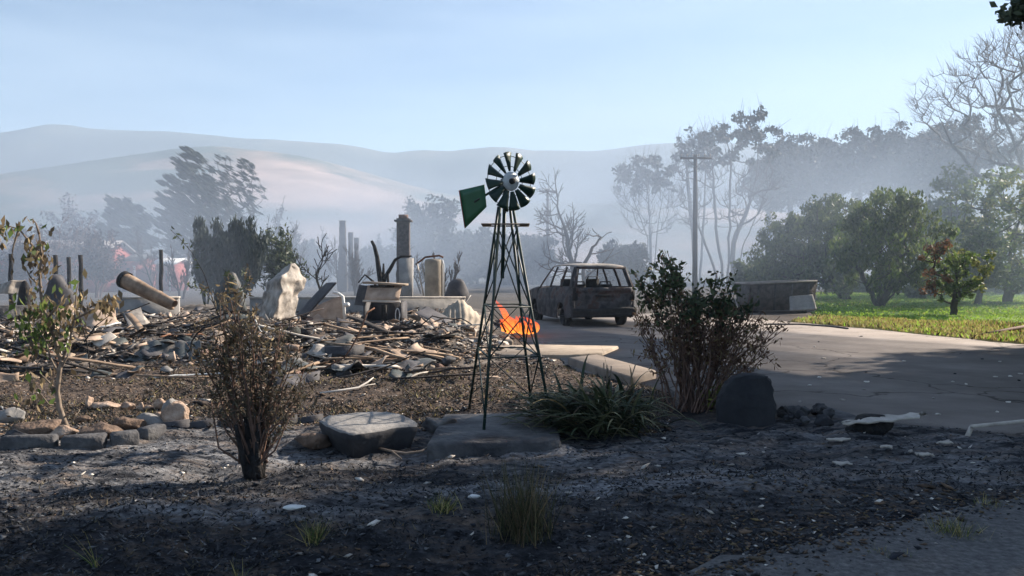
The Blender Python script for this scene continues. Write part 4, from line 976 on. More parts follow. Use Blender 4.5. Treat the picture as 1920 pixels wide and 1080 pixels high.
def caravan():
    d = 52; A, B = at(1702, 545, d), at(1750, 545, d); w_ = B.x - A.x; h = hz(486, d); root = thing('caravan', 'small white rounded caravan behind the lawn trees', 'caravan', ((A.x + B.x) / 2, d, 0))
    pr = [(-w_ / 2, .45), (-w_ / 2, h * .7), (-w_ * .42, h * .9), (-w_ * .25, h), (w_ * .3, h), (w_ * .46, h * .88), (w_ / 2, h * .6), (w_ / 2, .45)]
    MB().prism(pr, 2.0).build('shell', 'white_paint', root); MB().box((0, -1.005, h * .66), (w_ * .5, .03, h * .26)).build('window', 'glass_dark', root)
    for s in (-1, 1): MB().lathe([(0, .1), (.2, .1), (.33, .06), (.34, -.06), (0, -.1)], 16, Matrix.Translation((.15, s * .9, .34)) @ Matrix.Rotation(R(90), 4, 'X')).build('wheel', 'burnt_dark', root)
caravan()
def shed(name, label, pl, pr_, yeave, yridge, d, depth, wallm, roofm):
    A, B = at(pl, yeave, d), at(pr_, yeave, d); w_ = B.x - A.x; he = A.z; hr = hz(yridge, d); root = thing(name, label, 'building', ((A.x + B.x) / 2, d + depth / 2, 0))
    MB().box((0, 0, he / 2), (w_, depth, he)).build('wall', wallm, root)
    r = MB()
    for s in (-1, 1): r.grid([[(-w_ / 2 - .3 + (w_ + .6) * u, s * (depth / 2 + .35) * (1 - v), he - .08 + (hr - he) * v) for u in np.linspace(0, 1, 4)] for v in np.linspace(0, 1, 3)], thick=.1 * (1 if s < 0 else -1))
    r.build('roof', roofm, root)
    for s in (-1, 1): MB().prism([(-depth / 2, 0), (depth / 2, 0), (0, hr - .1 - he)], .06, Matrix.Translation((s * w_ / 2 * .99, 0, he)) @ Matrix.Rotation(R(90), 4, 'Z')).build('gable', wallm, root)
    for x in (-.3, .12): MB().box((x * w_, -depth / 2 - .02, he * .55), (w_ * .09, .06, he * .4)).build('window', 'glass_dark', root)
    MB().box((.32 * w_, -depth / 2 - .02, he * .42), (w_ * .08, .06, he * .8)).build('door', 'white_paint', root)
shed('red_house', 'red walled house with pale gable roof in the smoke at far left', -60, 178, 486, 448, 58, 7, 'red_wall', 'roof_pale')
shed('red_shed', 'small red shed with low roof behind the toppled log', 204, 262, 488, 476, 62, 4, 'red_wall', 'roof_iron')
shed('red_shed', 'red and white shed right of the tall charred post', 292, 324, 494, 484, 62, 3, 'red_wall', 'white_paint')

# ------------------------------------------------------------------ trees
class Cfg:
    def __init__(s, **k):
        s.levels = 3; s.nch = (6, 5, 4, 3); s.start = .3; s.ang = (25, 60); s.ratio = .55; s.wob = .12; s.up = .08; s.wind = Vector((0, 0, 0)); s.seg = 6; s.rk = .55; s.stems = 1; s.sides = (8, 5, 4, 3, 3); s.lean = Vector((0, 0, 0)); s.stemspread = .25
        for a, b in k.items(): setattr(s, a, b)
def rotdir(d, ang, rng):
    ax = d.cross(Vector(rng.normal(size=3))).normalized(); return Matrix.Rotation(ang, 3, ax) @ d
def branch(rng, p, d, L, r, lev, c, tubes, tips):
    n = max(3, c.seg - lev); pts = [p.copy()]; rad = [r]; p = p.copy()
    last = lev >= c.levels
    for i in range(n):
        d = (d + Vector(rng.normal(size=3)) * c.wob + Vector((0, 0, c.up * (1 if lev else .4))) + c.wind * (.25 * lev)).normalized()
        p = p + d * (L / n); pts.append(p.copy()); rad.append(r * (1 - (i + 1) / n * (.75 if last else .5)))
    tubes.append((pts, rad, c.sides[min(lev, 4)]))
    if last:
        tips.append((pts[-1], d)); tips.append((pts[len(pts) // 2], d)); return
    for k in range(c.nch[lev]):
        t = c.start + (1 - c.start) * (k + rng.random()) / c.nch[lev] if lev == 0 else rng.uniform(.25, 1)
        i = min(n - 1, int(t * n)); f = t * n - i; q = pts[i].lerp(pts[i + 1], f); dd = (pts[i + 1] - pts[i]).normalized()
        branch(rng, q, rotdir(dd, R(rng.uniform(*c.ang)), rng), L * c.ratio * rng.uniform(.65, 1.15) * (1 - .35 * t if lev == 0 else 1), rad[i] * c.rk, lev + 1, c, tubes, tips)
    branch(rng, pts[-1], d, L * c.ratio * .9, rad[-1] * .9, lev + 1, c, tubes, tips)
def tree(name, label, base, height, width, trunk_r, seed, c, bark, leaf=None, per=6, lsize=.25, spread=.5, lalign=0, laspect=.5, group=None, cat='tree', keep=None, low=0.0, droop=0, minr=.008, ldir=None, cx=0.0, normal=True):
    rng = np.random.default_rng(seed); tubes = []; tips = []
    for s in range(c.stems):
        d = Vector((0, 0, 1)) + c.lean
        p0 = Vector((0, 0, -.1))
        if c.stems > 1:
            a = 2 * math.pi * s / c.stems + rng.uniform(-.4, .4); d = d + Vector((math.cos(a), math.sin(a), 0)) * c.stemspread * rng.uniform(.4, 1.2); p0 = p0 + Vector((math.cos(a), math.sin(a), 0)) * trunk_r * .8
        branch(rng, p0, d.normalized(), 1.0, 1.0, 0, c, tubes, tips)
    allp = np.array([p[:] for t in tubes for p in t[0]])
    zs = height / allp[:, 2].max(); q = np.abs(allp[:, :2] - [0, 0]).max(0)
    x0, x1 = np.percentile(allp[:, 0], 1), np.percentile(allp[:, 0], 99)
    xs = width / max(1e-3, x1 - x0)
    sc = np.array([xs, xs, zs])
    off = cx - (x0 + x1) / 2 * xs if normal else 0
    def tf(p):
        v = np.array(p[:]) * sc; v[0] += off * min(1, max(0, v[2] / height)) ** 1.0; return v
    root = thing(name, label, cat, base, 0, group)
    m = MB()
    for pts, rad, n in tubes:
        m.tube([tf(p) for p in pts], [max(minr, trunk_r * r * 1.0) for r in rad], n, cap=False)
    m.build('trunk', bark, root, smooth=True)
    if leaf:
        P = np.array([tf(p) for p, d in tips]); D = np.array([d[:] for p, d in tips]) * sc; D /= np.linalg.norm(D, axis=1)[:, None] + 1e-9
        if keep: 
            k = np.array([keep(p / np.array([width, width, height]), rng) for p in P]); P = P[k]; D = D[k]
        if low: k = P[:, 2] > low * height; P = P[k]; D = D[k]
        P2 = np.repeat(P, per, 0); D2 = np.repeat(D, per, 0); g = rng.normal(size=P2.shape); g *= (rng.uniform(0, 1, (len(g), 1)) ** .5) * spread / np.linalg.norm(g, axis=1)[:, None]
        if lalign and ldir is None: g += D2 * rng.uniform(-1, 1, (len(g), 1)) * spread * .8
        if ldir is not None: D2 = np.broadcast_to(np.array(ldir), D2.shape)
        if droop: D2 = D2 + np.array([0, 0, -droop])
        P2 = P2 + g; P2[:, 2] = np.maximum(P2[:, 2], .05)
        ms = [leaf] if isinstance(leaf, str) else leaf
        cm = MB(); pick = rng.integers(0, len(ms), len(P)).repeat(per)
        for i in range(len(ms)): cm.leaves(P2[pick == i], lsize, rng, D2[pick == i], laspect, lalign, i)
        cm.build('crown', ms, root)
    return root
def tb(px, d): return Vector((wx(px, d), d, 0))
def hpx(ytop, d): return hz(ytop, d)
def wpx(n, d): return n / F * d


def crown_tree(name, label, px, d, poly, n, crad, bark, leaf=None, per=60, lsize=.4, laspect=.4, lalign=0.0, ldir=None, ax=(1, 1, .7), stems=None, r0=.3, minr=.02, seed=1, depth=.3, group=None, cat='tree', curve=.12, twig=0, bend=0.0, leaf_above=None, sides=False):
    """tree whose clumps fill a crown outline (photo pixels at distance d); limbs grow from the stems to every clump"""
    rng = np.random.default_rng(seed); k = d / F; root = thing(name, label, cat, (wx(px, d), d, 0), 0, group)
    pa = np.array(poly, float); wpx_ = np.ptp(pa[:, 0]); T_ = []
    while len(T_) < n:
        x, y = rng.uniform(pa[:, 0].min(), pa[:, 0].max()), rng.uniform(pa[:, 1].min(), pa[:, 1].max())
        if in_poly([x], [y], poly)[0]: T_.append(((x - px) * k, np.clip(rng.normal(0, depth), -.6, .6) * wpx_ * k, hz(y, d)))
    T_ = np.array(T_)
    if not stems: stems = [[(px, 0), (pa[:, 0].mean(), pa[:, 1].min() * .45 + pa[:, 1].max() * .55)]]
    N = []; par = []; tubes = []
    zb = hz(pa[:, 1].max(), d); base_py = 505 + CAM_H * F / d
    for st_ in stems:
        p = np.array([[(a - px) * k, rng.normal(0, .02) * wpx_ * k if i else 0, (hz(b, d) if b else -.1)] for i, (a, b) in enumerate(st_)])
        t = np.linspace(0, 1, len(p)); tt = np.linspace(0, 1, 14); q = np.stack([np.interp(tt, t, p[:, i]) for i in range(3)], -1); q[1:] += rng.normal(0, .012, (13, 3)) * wpx_ * k * .5
        prev = -1; ids = []
        for v in q: N.append(v); par.append(prev); prev = len(N) - 1; ids.append(prev)
        tubes.append(ids)
    order = np.argsort(np.linalg.norm(T_ - np.array([0, 0, zb * .6]), axis=1))
    for ti in order:
        t = T_[ti]; A = np.array(N); dv = t - A; dist = np.linalg.norm(dv, axis=1); pen = dist * (1 + 1.2 * np.clip((A[:, 2] - t[2]) / (dist + .01) + .25, 0, 1)); pen[A[:, 2] < zb * .35] += 3 + dist[A[:, 2] < zb * .35]
        j = int(np.argmin(pen)); a = A[j]; L = dist[j]; m_ = 5; ids = [j]; mid = (a + t) / 2 + np.array([-bend * L, 0, -curve * L]) + rng.normal(0, .07 * L, 3)
        for u in np.linspace(0, 1, m_ + 1)[1:]:
            q = a * (1 - u) ** 2 + mid * 2 * u * (1 - u) + t * u * u; N.append(q); par.append(ids[-1]); ids.append(len(N) - 1)
        tubes.append(ids)
    cnt = np.ones(len(N))
    for i in range(len(N) - 1, -1, -1):
        if par[i] >= 0: cnt[par[i]] += cnt[i]
    rad = np.maximum(minr, r0 * (cnt / cnt[0]) ** .55) if len(stems) == 1 else np.maximum(minr, r0 * (cnt / cnt.max()) ** .55)
    m = MB(); N = np.array(N)
    for ids in tubes:
        rr_ = rad[ids].copy(); rr_[0] = min(rr_[0], rr_[1] * 1.2); rr_[-1] = min(rr_[-1], minr)
        m.tube(N[ids], rr_, 7 if rr_[0] > .08 else 4, cap=False)
    if twig:
        for t in T_:
            for _ in range(twig):
                dd = (t - np.array([0, 0, zb * .5])); dd = dd / np.linalg.norm(dd) + rng.normal(0, .45, 3); L = crad * k * rng.uniform(.6, 1.6); m.tube([t, t + dd * L * .5 + rng.normal(0, .06 * L, 3), t + dd * L + [0, 0, .1 * L]], [minr * .7, minr * .55, minr * .35], 3, cap=False)
    m.build('trunk', bark, root, smooth=True)
    if leaf:
        if leaf_above: T_ = T_[T_[:, 2] > hz(leaf_above, d) + rng.normal(0, .4, len(T_))]
        P = np.repeat(T_, per, 0); g = rng.normal(size=P.shape); g *= (rng.uniform(0, 1, (len(g), 1)) ** .45) / np.linalg.norm(g, axis=1)[:, None]; sz = crad * k * rng.uniform(.6, 1.3, len(T_)).repeat(per)[:, None]
        g = g * sz * np.array(ax)
        if ldir is not None:
            u = np.array(ldir, float); u /= np.linalg.norm(u); g += u * (rng.uniform(-1, 1, (len(g), 1)) * sz * ax[0] * (1.1 if ax[0] < .6 else 0))
        P = P + g; P[:, 2] = np.maximum(P[:, 2], .06); ms = [leaf] if isinstance(leaf, str) else leaf; cm = MB(); pk = rng.integers(0, len(ms), len(T_))
        if sides: pk = np.clip(((T_[:, 0] - T_[:, 0].min()) / np.ptp(T_[:, 0]) * len(ms) + rng.normal(0, .45, len(T_))).astype(int), 0, len(ms) - 1)   # one side scorched, the other still green
        pk = pk.repeat(per)
        for i in range(len(ms)): cm.leaves(P[pk == i], lsize, rng, None if ldir is None else np.array(ldir, float) / np.linalg.norm(ldir), laspect, lalign, i)
        cm.build('crown', ms, root)
    return root
# windswept pair at left
WD = (-.84, 0, .54)
crown_tree('windswept_tree', 'dense windswept conifer with crown combed to the left', 372, 74, [(300, 470), (296, 420), (303, 380), (318, 345), (332, 312), (350, 284), (362, 276), (378, 296), (392, 330), (408, 352), (412, 420), (400, 470), (350, 485)], 340, 12, 'bark', 'leaf_pine', 28, .6, .2, .86, WD, (.5, .4, .3), r0=.28, seed=3, group='windswept trees behind the ruin', bend=-.15)
crown_tree('windswept_tree', 'thinner windswept tree right of the dense windswept conifer', 442, 80, [(402, 310), (412, 288), (430, 300), (446, 305), (456, 292), (470, 312), (484, 340), (488, 380), (478, 420), (455, 440), (420, 430), (405, 380)], 190, 11, 'bark', 'leaf_pine', 9, .6, .18, .86, WD, (.45, .35, .25), r0=.24, seed=4, group='windswept trees behind the ruin', bend=-.15)
crown_tree('windswept_tree', 'dark rounded windswept bush left of the dense windswept conifer', 240, 70, [(192, 525), (190, 430), (196, 395), (215, 378), (238, 370), (258, 385), (275, 410), (285, 450), (282, 530)], 190, 13, 'bark', 'leaf_pine', 55, .55, .24, .8, WD, (.7, .7, .6), r0=.2, seed=5, group='windswept trees behind the ruin')
tree('hazy_tree', 'sparse purplish tree above the red house', tb(122, 84), hpx(362, 84), wpx(80, 84), .2, 21, Cfg(levels=3, nch=(7, 5, 4), start=.25, ang=(20, 45)), 'bark', 'leaf_smoky', 4, .35, .5)
tree('hazy_tree', 'low reddish bush tree right of the sparse purplish tree', tb(178, 82), hpx(425, 82), wpx(110, 82), .15, 22, Cfg(levels=3, nch=(7, 5, 4), start=.1, ang=(25, 60), stems=3), 'bark', 'leaf_smoky', 5, .35, .6)
# dark shrubs
tree('dark_shrub', 'dense dark upright shrub behind the tall folded sheet', tb(440, 38), hpx(414, 38), wpx(118, 38), .09, 31, Cfg(levels=2, nch=(14, 8, 4), start=.2, ang=(10, 32), up=.2, stems=6, stemspread=.5, ratio=.42), 'bark_burnt', 'leaf_pine', 15, .24, .26, .75, .3, 'dark shrubs behind the sheet', ldir=(0, 0, 1), low=.2)
tree('dark_shrub', 'looser dark shrub with drooping leaves right of the dense one', tb(532, 38.6), hpx(435, 38.6), wpx(74, 38.6), .07, 32, Cfg(levels=2, nch=(8, 5, 4), start=.2, ang=(20, 50), stems=4), 'bark_burnt', 'leaf_dark', 9, .22, .3, .4, .35, 'dark shrubs behind the sheet')
tree('dark_shrub', 'small flame-shaped dark shrub left of the dense one', tb(386, 37), hpx(444, 37), wpx(44, 37), .05, 33, Cfg(levels=2, nch=(6, 5, 4), start=.25, ang=(12, 35), stems=3, up=.18), 'bark_burnt', 'leaf_pine', 9, .22, .16, .6, .3, 'dark shrubs behind the sheet', ldir=(0, 0, 1))
# bare burnt small trees
tree('bare_tree', 'small bare burnt tree left of the charred columns', tb(604, 36), hpx(440, 36), wpx(60, 36), .07, 41, Cfg(levels=2, nch=(5, 4), start=.35, ang=(25, 55), wob=.2), 'bark_burnt', minr=.018, group='bare burnt trees')
fk = thing('bare_tree', 'bare forked burnt trunk left of the brick chimney', 'tree', (wx(716, 30), 30, 0), 0, 'bare burnt trees'); fm_ = MB()
for pl, ra, rb in (([(716, 590), (715, 555), (714, 530), (710, 505), (707, 482), (702, 462), (697, 452)], .13, .05), ([(715, 545), (722, 520), (734, 500), (741, 487), (752, 481), (772, 480)], .09, .03), ([(714, 535), (719, 510), (719, 494)], .07, .03), ([(713, 550), (700, 528), (684, 515), (672, 530)], .05, .025), ([(728, 560), (728, 535), (727, 512)], .06, .04)):
    fm_.tube([at(x, y, 30 + .1 * math.sin(x)) - Vector(fk.location) for x, y in pl], np.linspace(ra, rb, len(pl)), 7)
fm_.build('trunk', 'bark_burnt', fk)
tree('bare_tree', 'bare leafless tree in smoke behind the burnt car', tb(1078, 66), hpx(312, 66), wpx(108, 66), .25, 47, Cfg(levels=3, nch=(7, 6, 5), start=.3, ang=(25, 60), wob=.13), 'bark', minr=.025, group='bare burnt trees')
tree('bare_tree', 'low crooked bare limb tree right of the leafless tree', tb(1100, 60), hpx(430, 60), wpx(130, 60), .2, 52, Cfg(levels=2, nch=(4, 4, 3), start=.2, ang=(45, 80), wob=.25, up=.0), 'bark', minr=.03, group='bare burnt trees')
for i, (px, yt, d, sd, lb) in enumerate(((526, 372, 88, 1, 'thin hazy poplar behind the loose dark shrub'), (583, 418, 80, 2, 'thin hazy poplar left of the bare burnt tree'), (690, 440, 85, 3, 'thin hazy poplar between columns and chimney'), (618, 428, 84, 5, 'thin hazy poplar beside the leftmost column'))):
    tree('poplar', lb, tb(px, d), hpx(yt, d), wpx(30, d), .12, 60 + sd, Cfg(levels=2, nch=(14, 4, 3), start=.15, ang=(12, 28), up=.15, ratio=.3), 'bark', 'leaf_smoky', 2, .3, .3, minr=.02, group='thin hazy poplars')
for i, (px, yt, wdt, d) in enumerate(((95, 420, 60, 50), (140, 405, 70, 54), (185, 430, 60, 48), (290, 430, 50, 52), (340, 455, 44, 46), (500, 400, 60, 62), (555, 410, 55, 58), (640, 440, 50, 60), (668, 455, 44, 52), (790, 455, 60, 56), (838, 470, 50, 50), (20, 440, 70, 48))):
    tree('bare_tree', 'thin bare scorched tree in the smoke behind the ruin', tb(px, d), hpx(yt, d), wpx(wdt, d), .07, 300 + i, Cfg(levels=3, nch=(7, 5, 4), start=.2, ang=(18, 48), wob=.12, stems=1 + i % 3), 'stem_red' if px < 200 else 'bark', 'leaf_smoky' if px < 200 else None, 2, .2, .3, minr=.016, group='thin bare trees behind the ruin')
# hazy bushes behind the ruin
for i, (px, yt, wdt, d, lb) in enumerate(((800, 376, 92, 88, 'round hazy tree right of the brick chimney'), (860, 432, 100, 84, 'hazy bush left of the windmill tower'), (905, 440, 110, 92, 'hazy bush behind the windmill tower'), (720, 470, 90, 86, 'low hazy bush behind the forked trunk'), (985, 446, 100, 86, 'hazy bush between windmill and leafless tree'), (1160, 462, 70, 70, 'dim round bush in smoke right of the car'), (565, 455, 90, 84, 'low hazy bush behind the folded sheet'), (60, 430, 120, 95, 'hazy bush above the roof of the red house'))):
    tree('hazy_bush', lb, tb(px, d), hpx(yt, d), wpx(wdt, d), .18, 80 + i, Cfg(levels=3, nch=(8, 5, 4), start=.1, ang=(25, 70), stems=3), 'bark', 'leaf_pine', 9, .5, .7, group='hazy bushes behind the ruin')
# tall trees in the smoke, middle right
crown_tree('tall_tree', 'flat topped group tree in smoke left of the pole', 1222, 92, [(1150, 330), (1172, 298), (1205, 292), (1240, 300), (1268, 318), (1275, 380), (1262, 430), (1225, 450), (1180, 430), (1150, 380)], 150, 13, 'bark', 'leaf_pine', 30, .5, .5, r0=.15, minr=.03, seed=6, stems=[[(1222, 0), (1212, 440), (1190, 380), (1172, 330)], [(1224, 0), (1232, 430), (1242, 370), (1250, 325)], [(1220, 0), (1218, 420), (1214, 350)]], group='tall trees in smoke', twig=4, leaf_above=352)
crown_tree('tall_tree', 'tall many-limbed tree with tufted top right of the pole', 1375, 76, [(1310, 262), (1330, 238), (1352, 248), (1362, 226), (1385, 232), (1400, 218), (1428, 222), (1438, 262), (1445, 330), (1450, 400), (1410, 430), (1350, 430), (1285, 420), (1262, 360), (1280, 300)], 190, 13, 'bark', 'leaf_pine', 42, .42, .5, r0=.22, minr=.03, seed=7, stems=[[(1372, 0), (1376, 450), (1400, 390), (1418, 330), (1420, 260)], [(1365, 0), (1366, 440), (1368, 350), (1372, 270)], [(1358, 0), (1345, 440), (1338, 360), (1330, 280)], [(1380, 0), (1392, 460), (1420, 400), (1448, 372)], [(1350, 0), (1322, 450), (1290, 395), (1270, 365)]], group='tall trees in smoke', twig=4, leaf_above=302)
crown_tree('tall_tree', 'thin grey tree directly behind the pole', 1305, 86, [(1262, 268), (1285, 245), (1308, 248), (1330, 262), (1335, 330), (1330, 420), (1275, 420), (1258, 320)], 110, 13, 'bark', 'leaf_pine', 16, .42, .5, r0=.24, minr=.03, seed=8, stems=[[(1305, 0), (1300, 440), (1290, 360), (1285, 290)], [(1312, 0), (1318, 420), (1322, 340), (1318, 280)]], group='tall trees in smoke', twig=4, leaf_above=300)
for i, (cx_, yt, hw, yl, d, lb) in enumerate(((1480, 250, 52, 385, 100, 'dark crowned pine next to the tufted tall tree'), (1548, 258, 56, 390, 104, 'second dark pine of the row behind the green trees'), (1612, 236, 62, 380, 98, 'tallest dark pine in the middle of the row'), (1676, 244, 58, 385, 103, 'dark pine right of the tallest one in the row'), (1738, 248, 56, 380, 97, 'rightmost dark pine before the big bare tree'), (1515, 292, 66, 400, 112, 'lower hazy pine filling the gap in the row'), (1815, 222, 98, 345, 96, 'broad flat pine crown below the big bare tree'), (1440, 300, 50, 410, 108, 'low dim pine beside the trunk of the tufted tall tree'))):
    r = np.random.default_rng(i + 60); up = [(cx_ + hw * a, yt + (yl - yt) * (.55 * abs(a) ** 2.2) + r.uniform(-9, 9)) for a in np.linspace(-1, 1, 9)]; lo = [(cx_ + hw * a, yl - 30 * abs(a) - r.uniform(0, 25)) for a in np.linspace(.95, -.95, 6)]
    crown_tree('pine_tree', lb, cx_ + r.uniform(-8, 8), d, up + lo, 110, 15, 'bark', 'leaf_pine', 54, .5, .5, r0=.3, minr=.03, seed=70 + i, ax=(1.15, 1.15, .62), group='dark pines beyond the lawn', twig=1)
# big bare tree top right
crown_tree('big_bare_tree', 'huge bare tree fanning its limbs into the top right sky', 1985, 58, [(1722, 190), (1738, 178), (1765, 140), (1775, 118), (1810, 100), (1835, 80), (1850, 62), (1890, 52), (1950, 40), (2040, 60), (2100, 160), (2080, 300), (1960, 330), (1860, 320), (1800, 285), (1760, 240)], 900, 13, 'bark_pale', None, r0=.34, minr=.02, seed=12, stems=[[(1985, 0), (1975, 440), (1930, 330), (1880, 240), (1840, 150)], [(1990, 0), (1990, 400), (1965, 280), (1935, 170), (1905, 100)], [(1980, 0), (1950, 450), (1870, 370), (1800, 300), (1752, 225)], [(1995, 0), (2010, 380), (2020, 240), (2030, 130)]], depth=.2, curve=.06, twig=5)
# lawn trees
crown_tree('lawn_tree', 'large round green tree shrouded in haze behind the skip bin', 1590, 45, [(1415, 520), (1420, 470), (1440, 430), (1480, 400), (1520, 385), (1570, 372), (1600, 400), (1612, 470), (1610, 525), (1560, 540), (1480, 535)], 210, 17, 'bark', 'leaf_deep', 80, .24, .4, .5, (0, 0, 1), (1, 1, 1), r0=.26, seed=21, group='round green lawn trees')
crown_tree('lawn_tree', 'round green tree with V-shaped trunks on the lawn', 1648, 37, [(1578, 470), (1580, 430), (1600, 395), (1625, 372), (1660, 360), (1700, 372), (1730, 405), (1742, 450), (1735, 500), (1705, 535), (1655, 548), (1605, 530)], 190, 16, 'bark', ['leaf_green', 'leaf_deep'], 80, .2, .4, .55, (0, 0, 1), (1, 1, 1.15), r0=.13, seed=22, stems=[[(1648, 0), (1628, 540), (1605, 490)], [(1650, 0), (1665, 540), (1690, 480)], [(1649, 0), (1648, 520), (1652, 440)], [(1652, 0), (1690, 535), (1712, 500)]], group='round green lawn trees')
crown_tree('lawn_tree', 'small lawn tree, rusty at top left and yellow green at right', 1788, 30, [(1738, 520), (1742, 480), (1752, 462), (1772, 455), (1790, 466), (1800, 480), (1822, 470), (1838, 492), (1846, 515), (1832, 530), (1838, 548), (1815, 545), (1800, 560), (1775, 556), (1762, 566), (1748, 550)], 105, 9, 'bark', ['leaf_rust', 'leaf_green', 'leaf_green', 'leaf_yellow'], 34, .13, .5, r0=.12, minr=.012, seed=24, sides=True, twig=2, ax=(1, 1, .9))
crown_tree('lawn_tree', 'big green tree at the right frame edge', 1890, 42, [(1790, 470), (1800, 400), (1830, 345), (1870, 318), (1920, 310), (1980, 340), (2010, 420), (2000, 520), (1930, 545), (1850, 535)], 170, 18, 'bark', ['leaf_green', 'leaf_deep', 'leaf_yellow'], 44, .24, .5, .3, (0, 0, -1), (1, 1, .9), r0=.24, seed=23, group='round green lawn trees')
tree('lawn_tree', 'sparse dark tree between the pines and the right green tree', tb(1778, 54), hpx(322, 54), wpx(120, 54), .2, 151, Cfg(levels=3, nch=(9, 5, 4), start=.15, ang=(25, 55)), 'bark', 'leaf_deep', 12, .3, .5, group='round green lawn trees')
tree('lawn_tree', 'dim tree low behind the small lawn tree, trunk in shade', tb(1832, 39), hpx(440, 39), wpx(120, 39), .17, 153, Cfg(levels=3, nch=(8, 5, 4), start=.3, ang=(30, 65)), 'bark', ['leaf_deep', 'leaf_green'], 14, .22, .4, low=.22, group='round green lawn trees')
for i, (px, yt, wdt, d, lb) in enumerate(((1724, 505, 26, 47, 'small dark conifer in front of the caravan'), (1470, 500, 34, 56, 'small dim conifer behind the skip bin'), (1510, 506, 30, 56, 'second dim conifer behind the skip bin'), (1900, 520, 70, 56, 'low dark bush at the right edge of the lawn'), (1690, 512, 60, 58, 'low dark bush behind the V-trunk tree'), (1600, 515, 80, 60, 'low dark hedge bush left of the V-trunk tree'), (1790, 515, 90, 60, 'low dark hedge bush behind the small lawn tree'), (1420, 490, 80, 58, 'dim leafy bush at the left of the skip bin'))):
    tree('small_conifer' if wdt < 40 else 'low_bush', lb, tb(px, d), hpx(yt, d), wpx(wdt, d), .08, 160 + i, Cfg(levels=2, nch=(14, 6, 4), start=.05, ang=(25, 55), ratio=.3 if wdt < 40 else .5, stems=1 if wdt < 40 else 4), 'bark', 'leaf_deep', 22, .28, .3, low=.02, cat='conifer' if wdt < 40 else 'bush', group='low conifers and bushes behind the lawn')
# trees outside the frame on the sunny side: they shade the foreground; one lets a branch hang into view
def shade_tree(x, y, h, wd, seed, label, per=19):
    return tree('shade_tree', label, (x, y, 0), h, wd, .35, seed, Cfg(levels=3, nch=(10, 6, 5), start=.22, ang=(30, 70), up=.05), 'bark', 'leaf_deep', per, .42, .75, group='tall leafy trees beside the road')
st0 = shade_tree(16.7, 15.3, 14, 9.5, 171, 'tall leafy tree right of the driveway whose branch tip hangs in at top right')
hb = MB(); r = np.random.default_rng(5); tipp = at(1897, 22, 13.4); o = Vector(st0.location)
pts = [Vector((16.5, 14.2, 9.5)), Vector((13.5, 13.9, 9.2)), Vector((10.2, 13.5, 7.8)), Vector((8.8, 13.4, 6.6)), tipp]
hb.tube([p - o for p in pts], [.07, .05, .035, .02, .008], 6); hb.build('hanging_branch', 'bark', st0)
hl = MB(); P = []
for p, n, s in ((at(1896, 26, 13.4), 70, .17), (at(1912, 24, 13.5), 110, .22), (at(1935, 10, 13.4), 120, .3), (at(1960, -30, 13.5), 200, .5)): P.append(np.array(p) + r.normal(0, s * .5, (n, 3)))
hl.leaves(np.concatenate(P) - np.array(o), .15, r, (0, 0, -1), .55, .3); hl.build('hanging_leaves', 'leaf_dark', st0)
for x, y, h, wd, sd in ((22.7, 19.8, 14, 8.5, 172), (16.9, 8.7, 14, 8.5, 173), (29.0, 24.0, 15, 9.5, 174), (14.5, 4.5, 13, 8, 175), (21, 12, 15, 9, 176)):
    shade_tree(x, y, h, wd, sd, 'tall leafy tree beside the road, outside the picture')

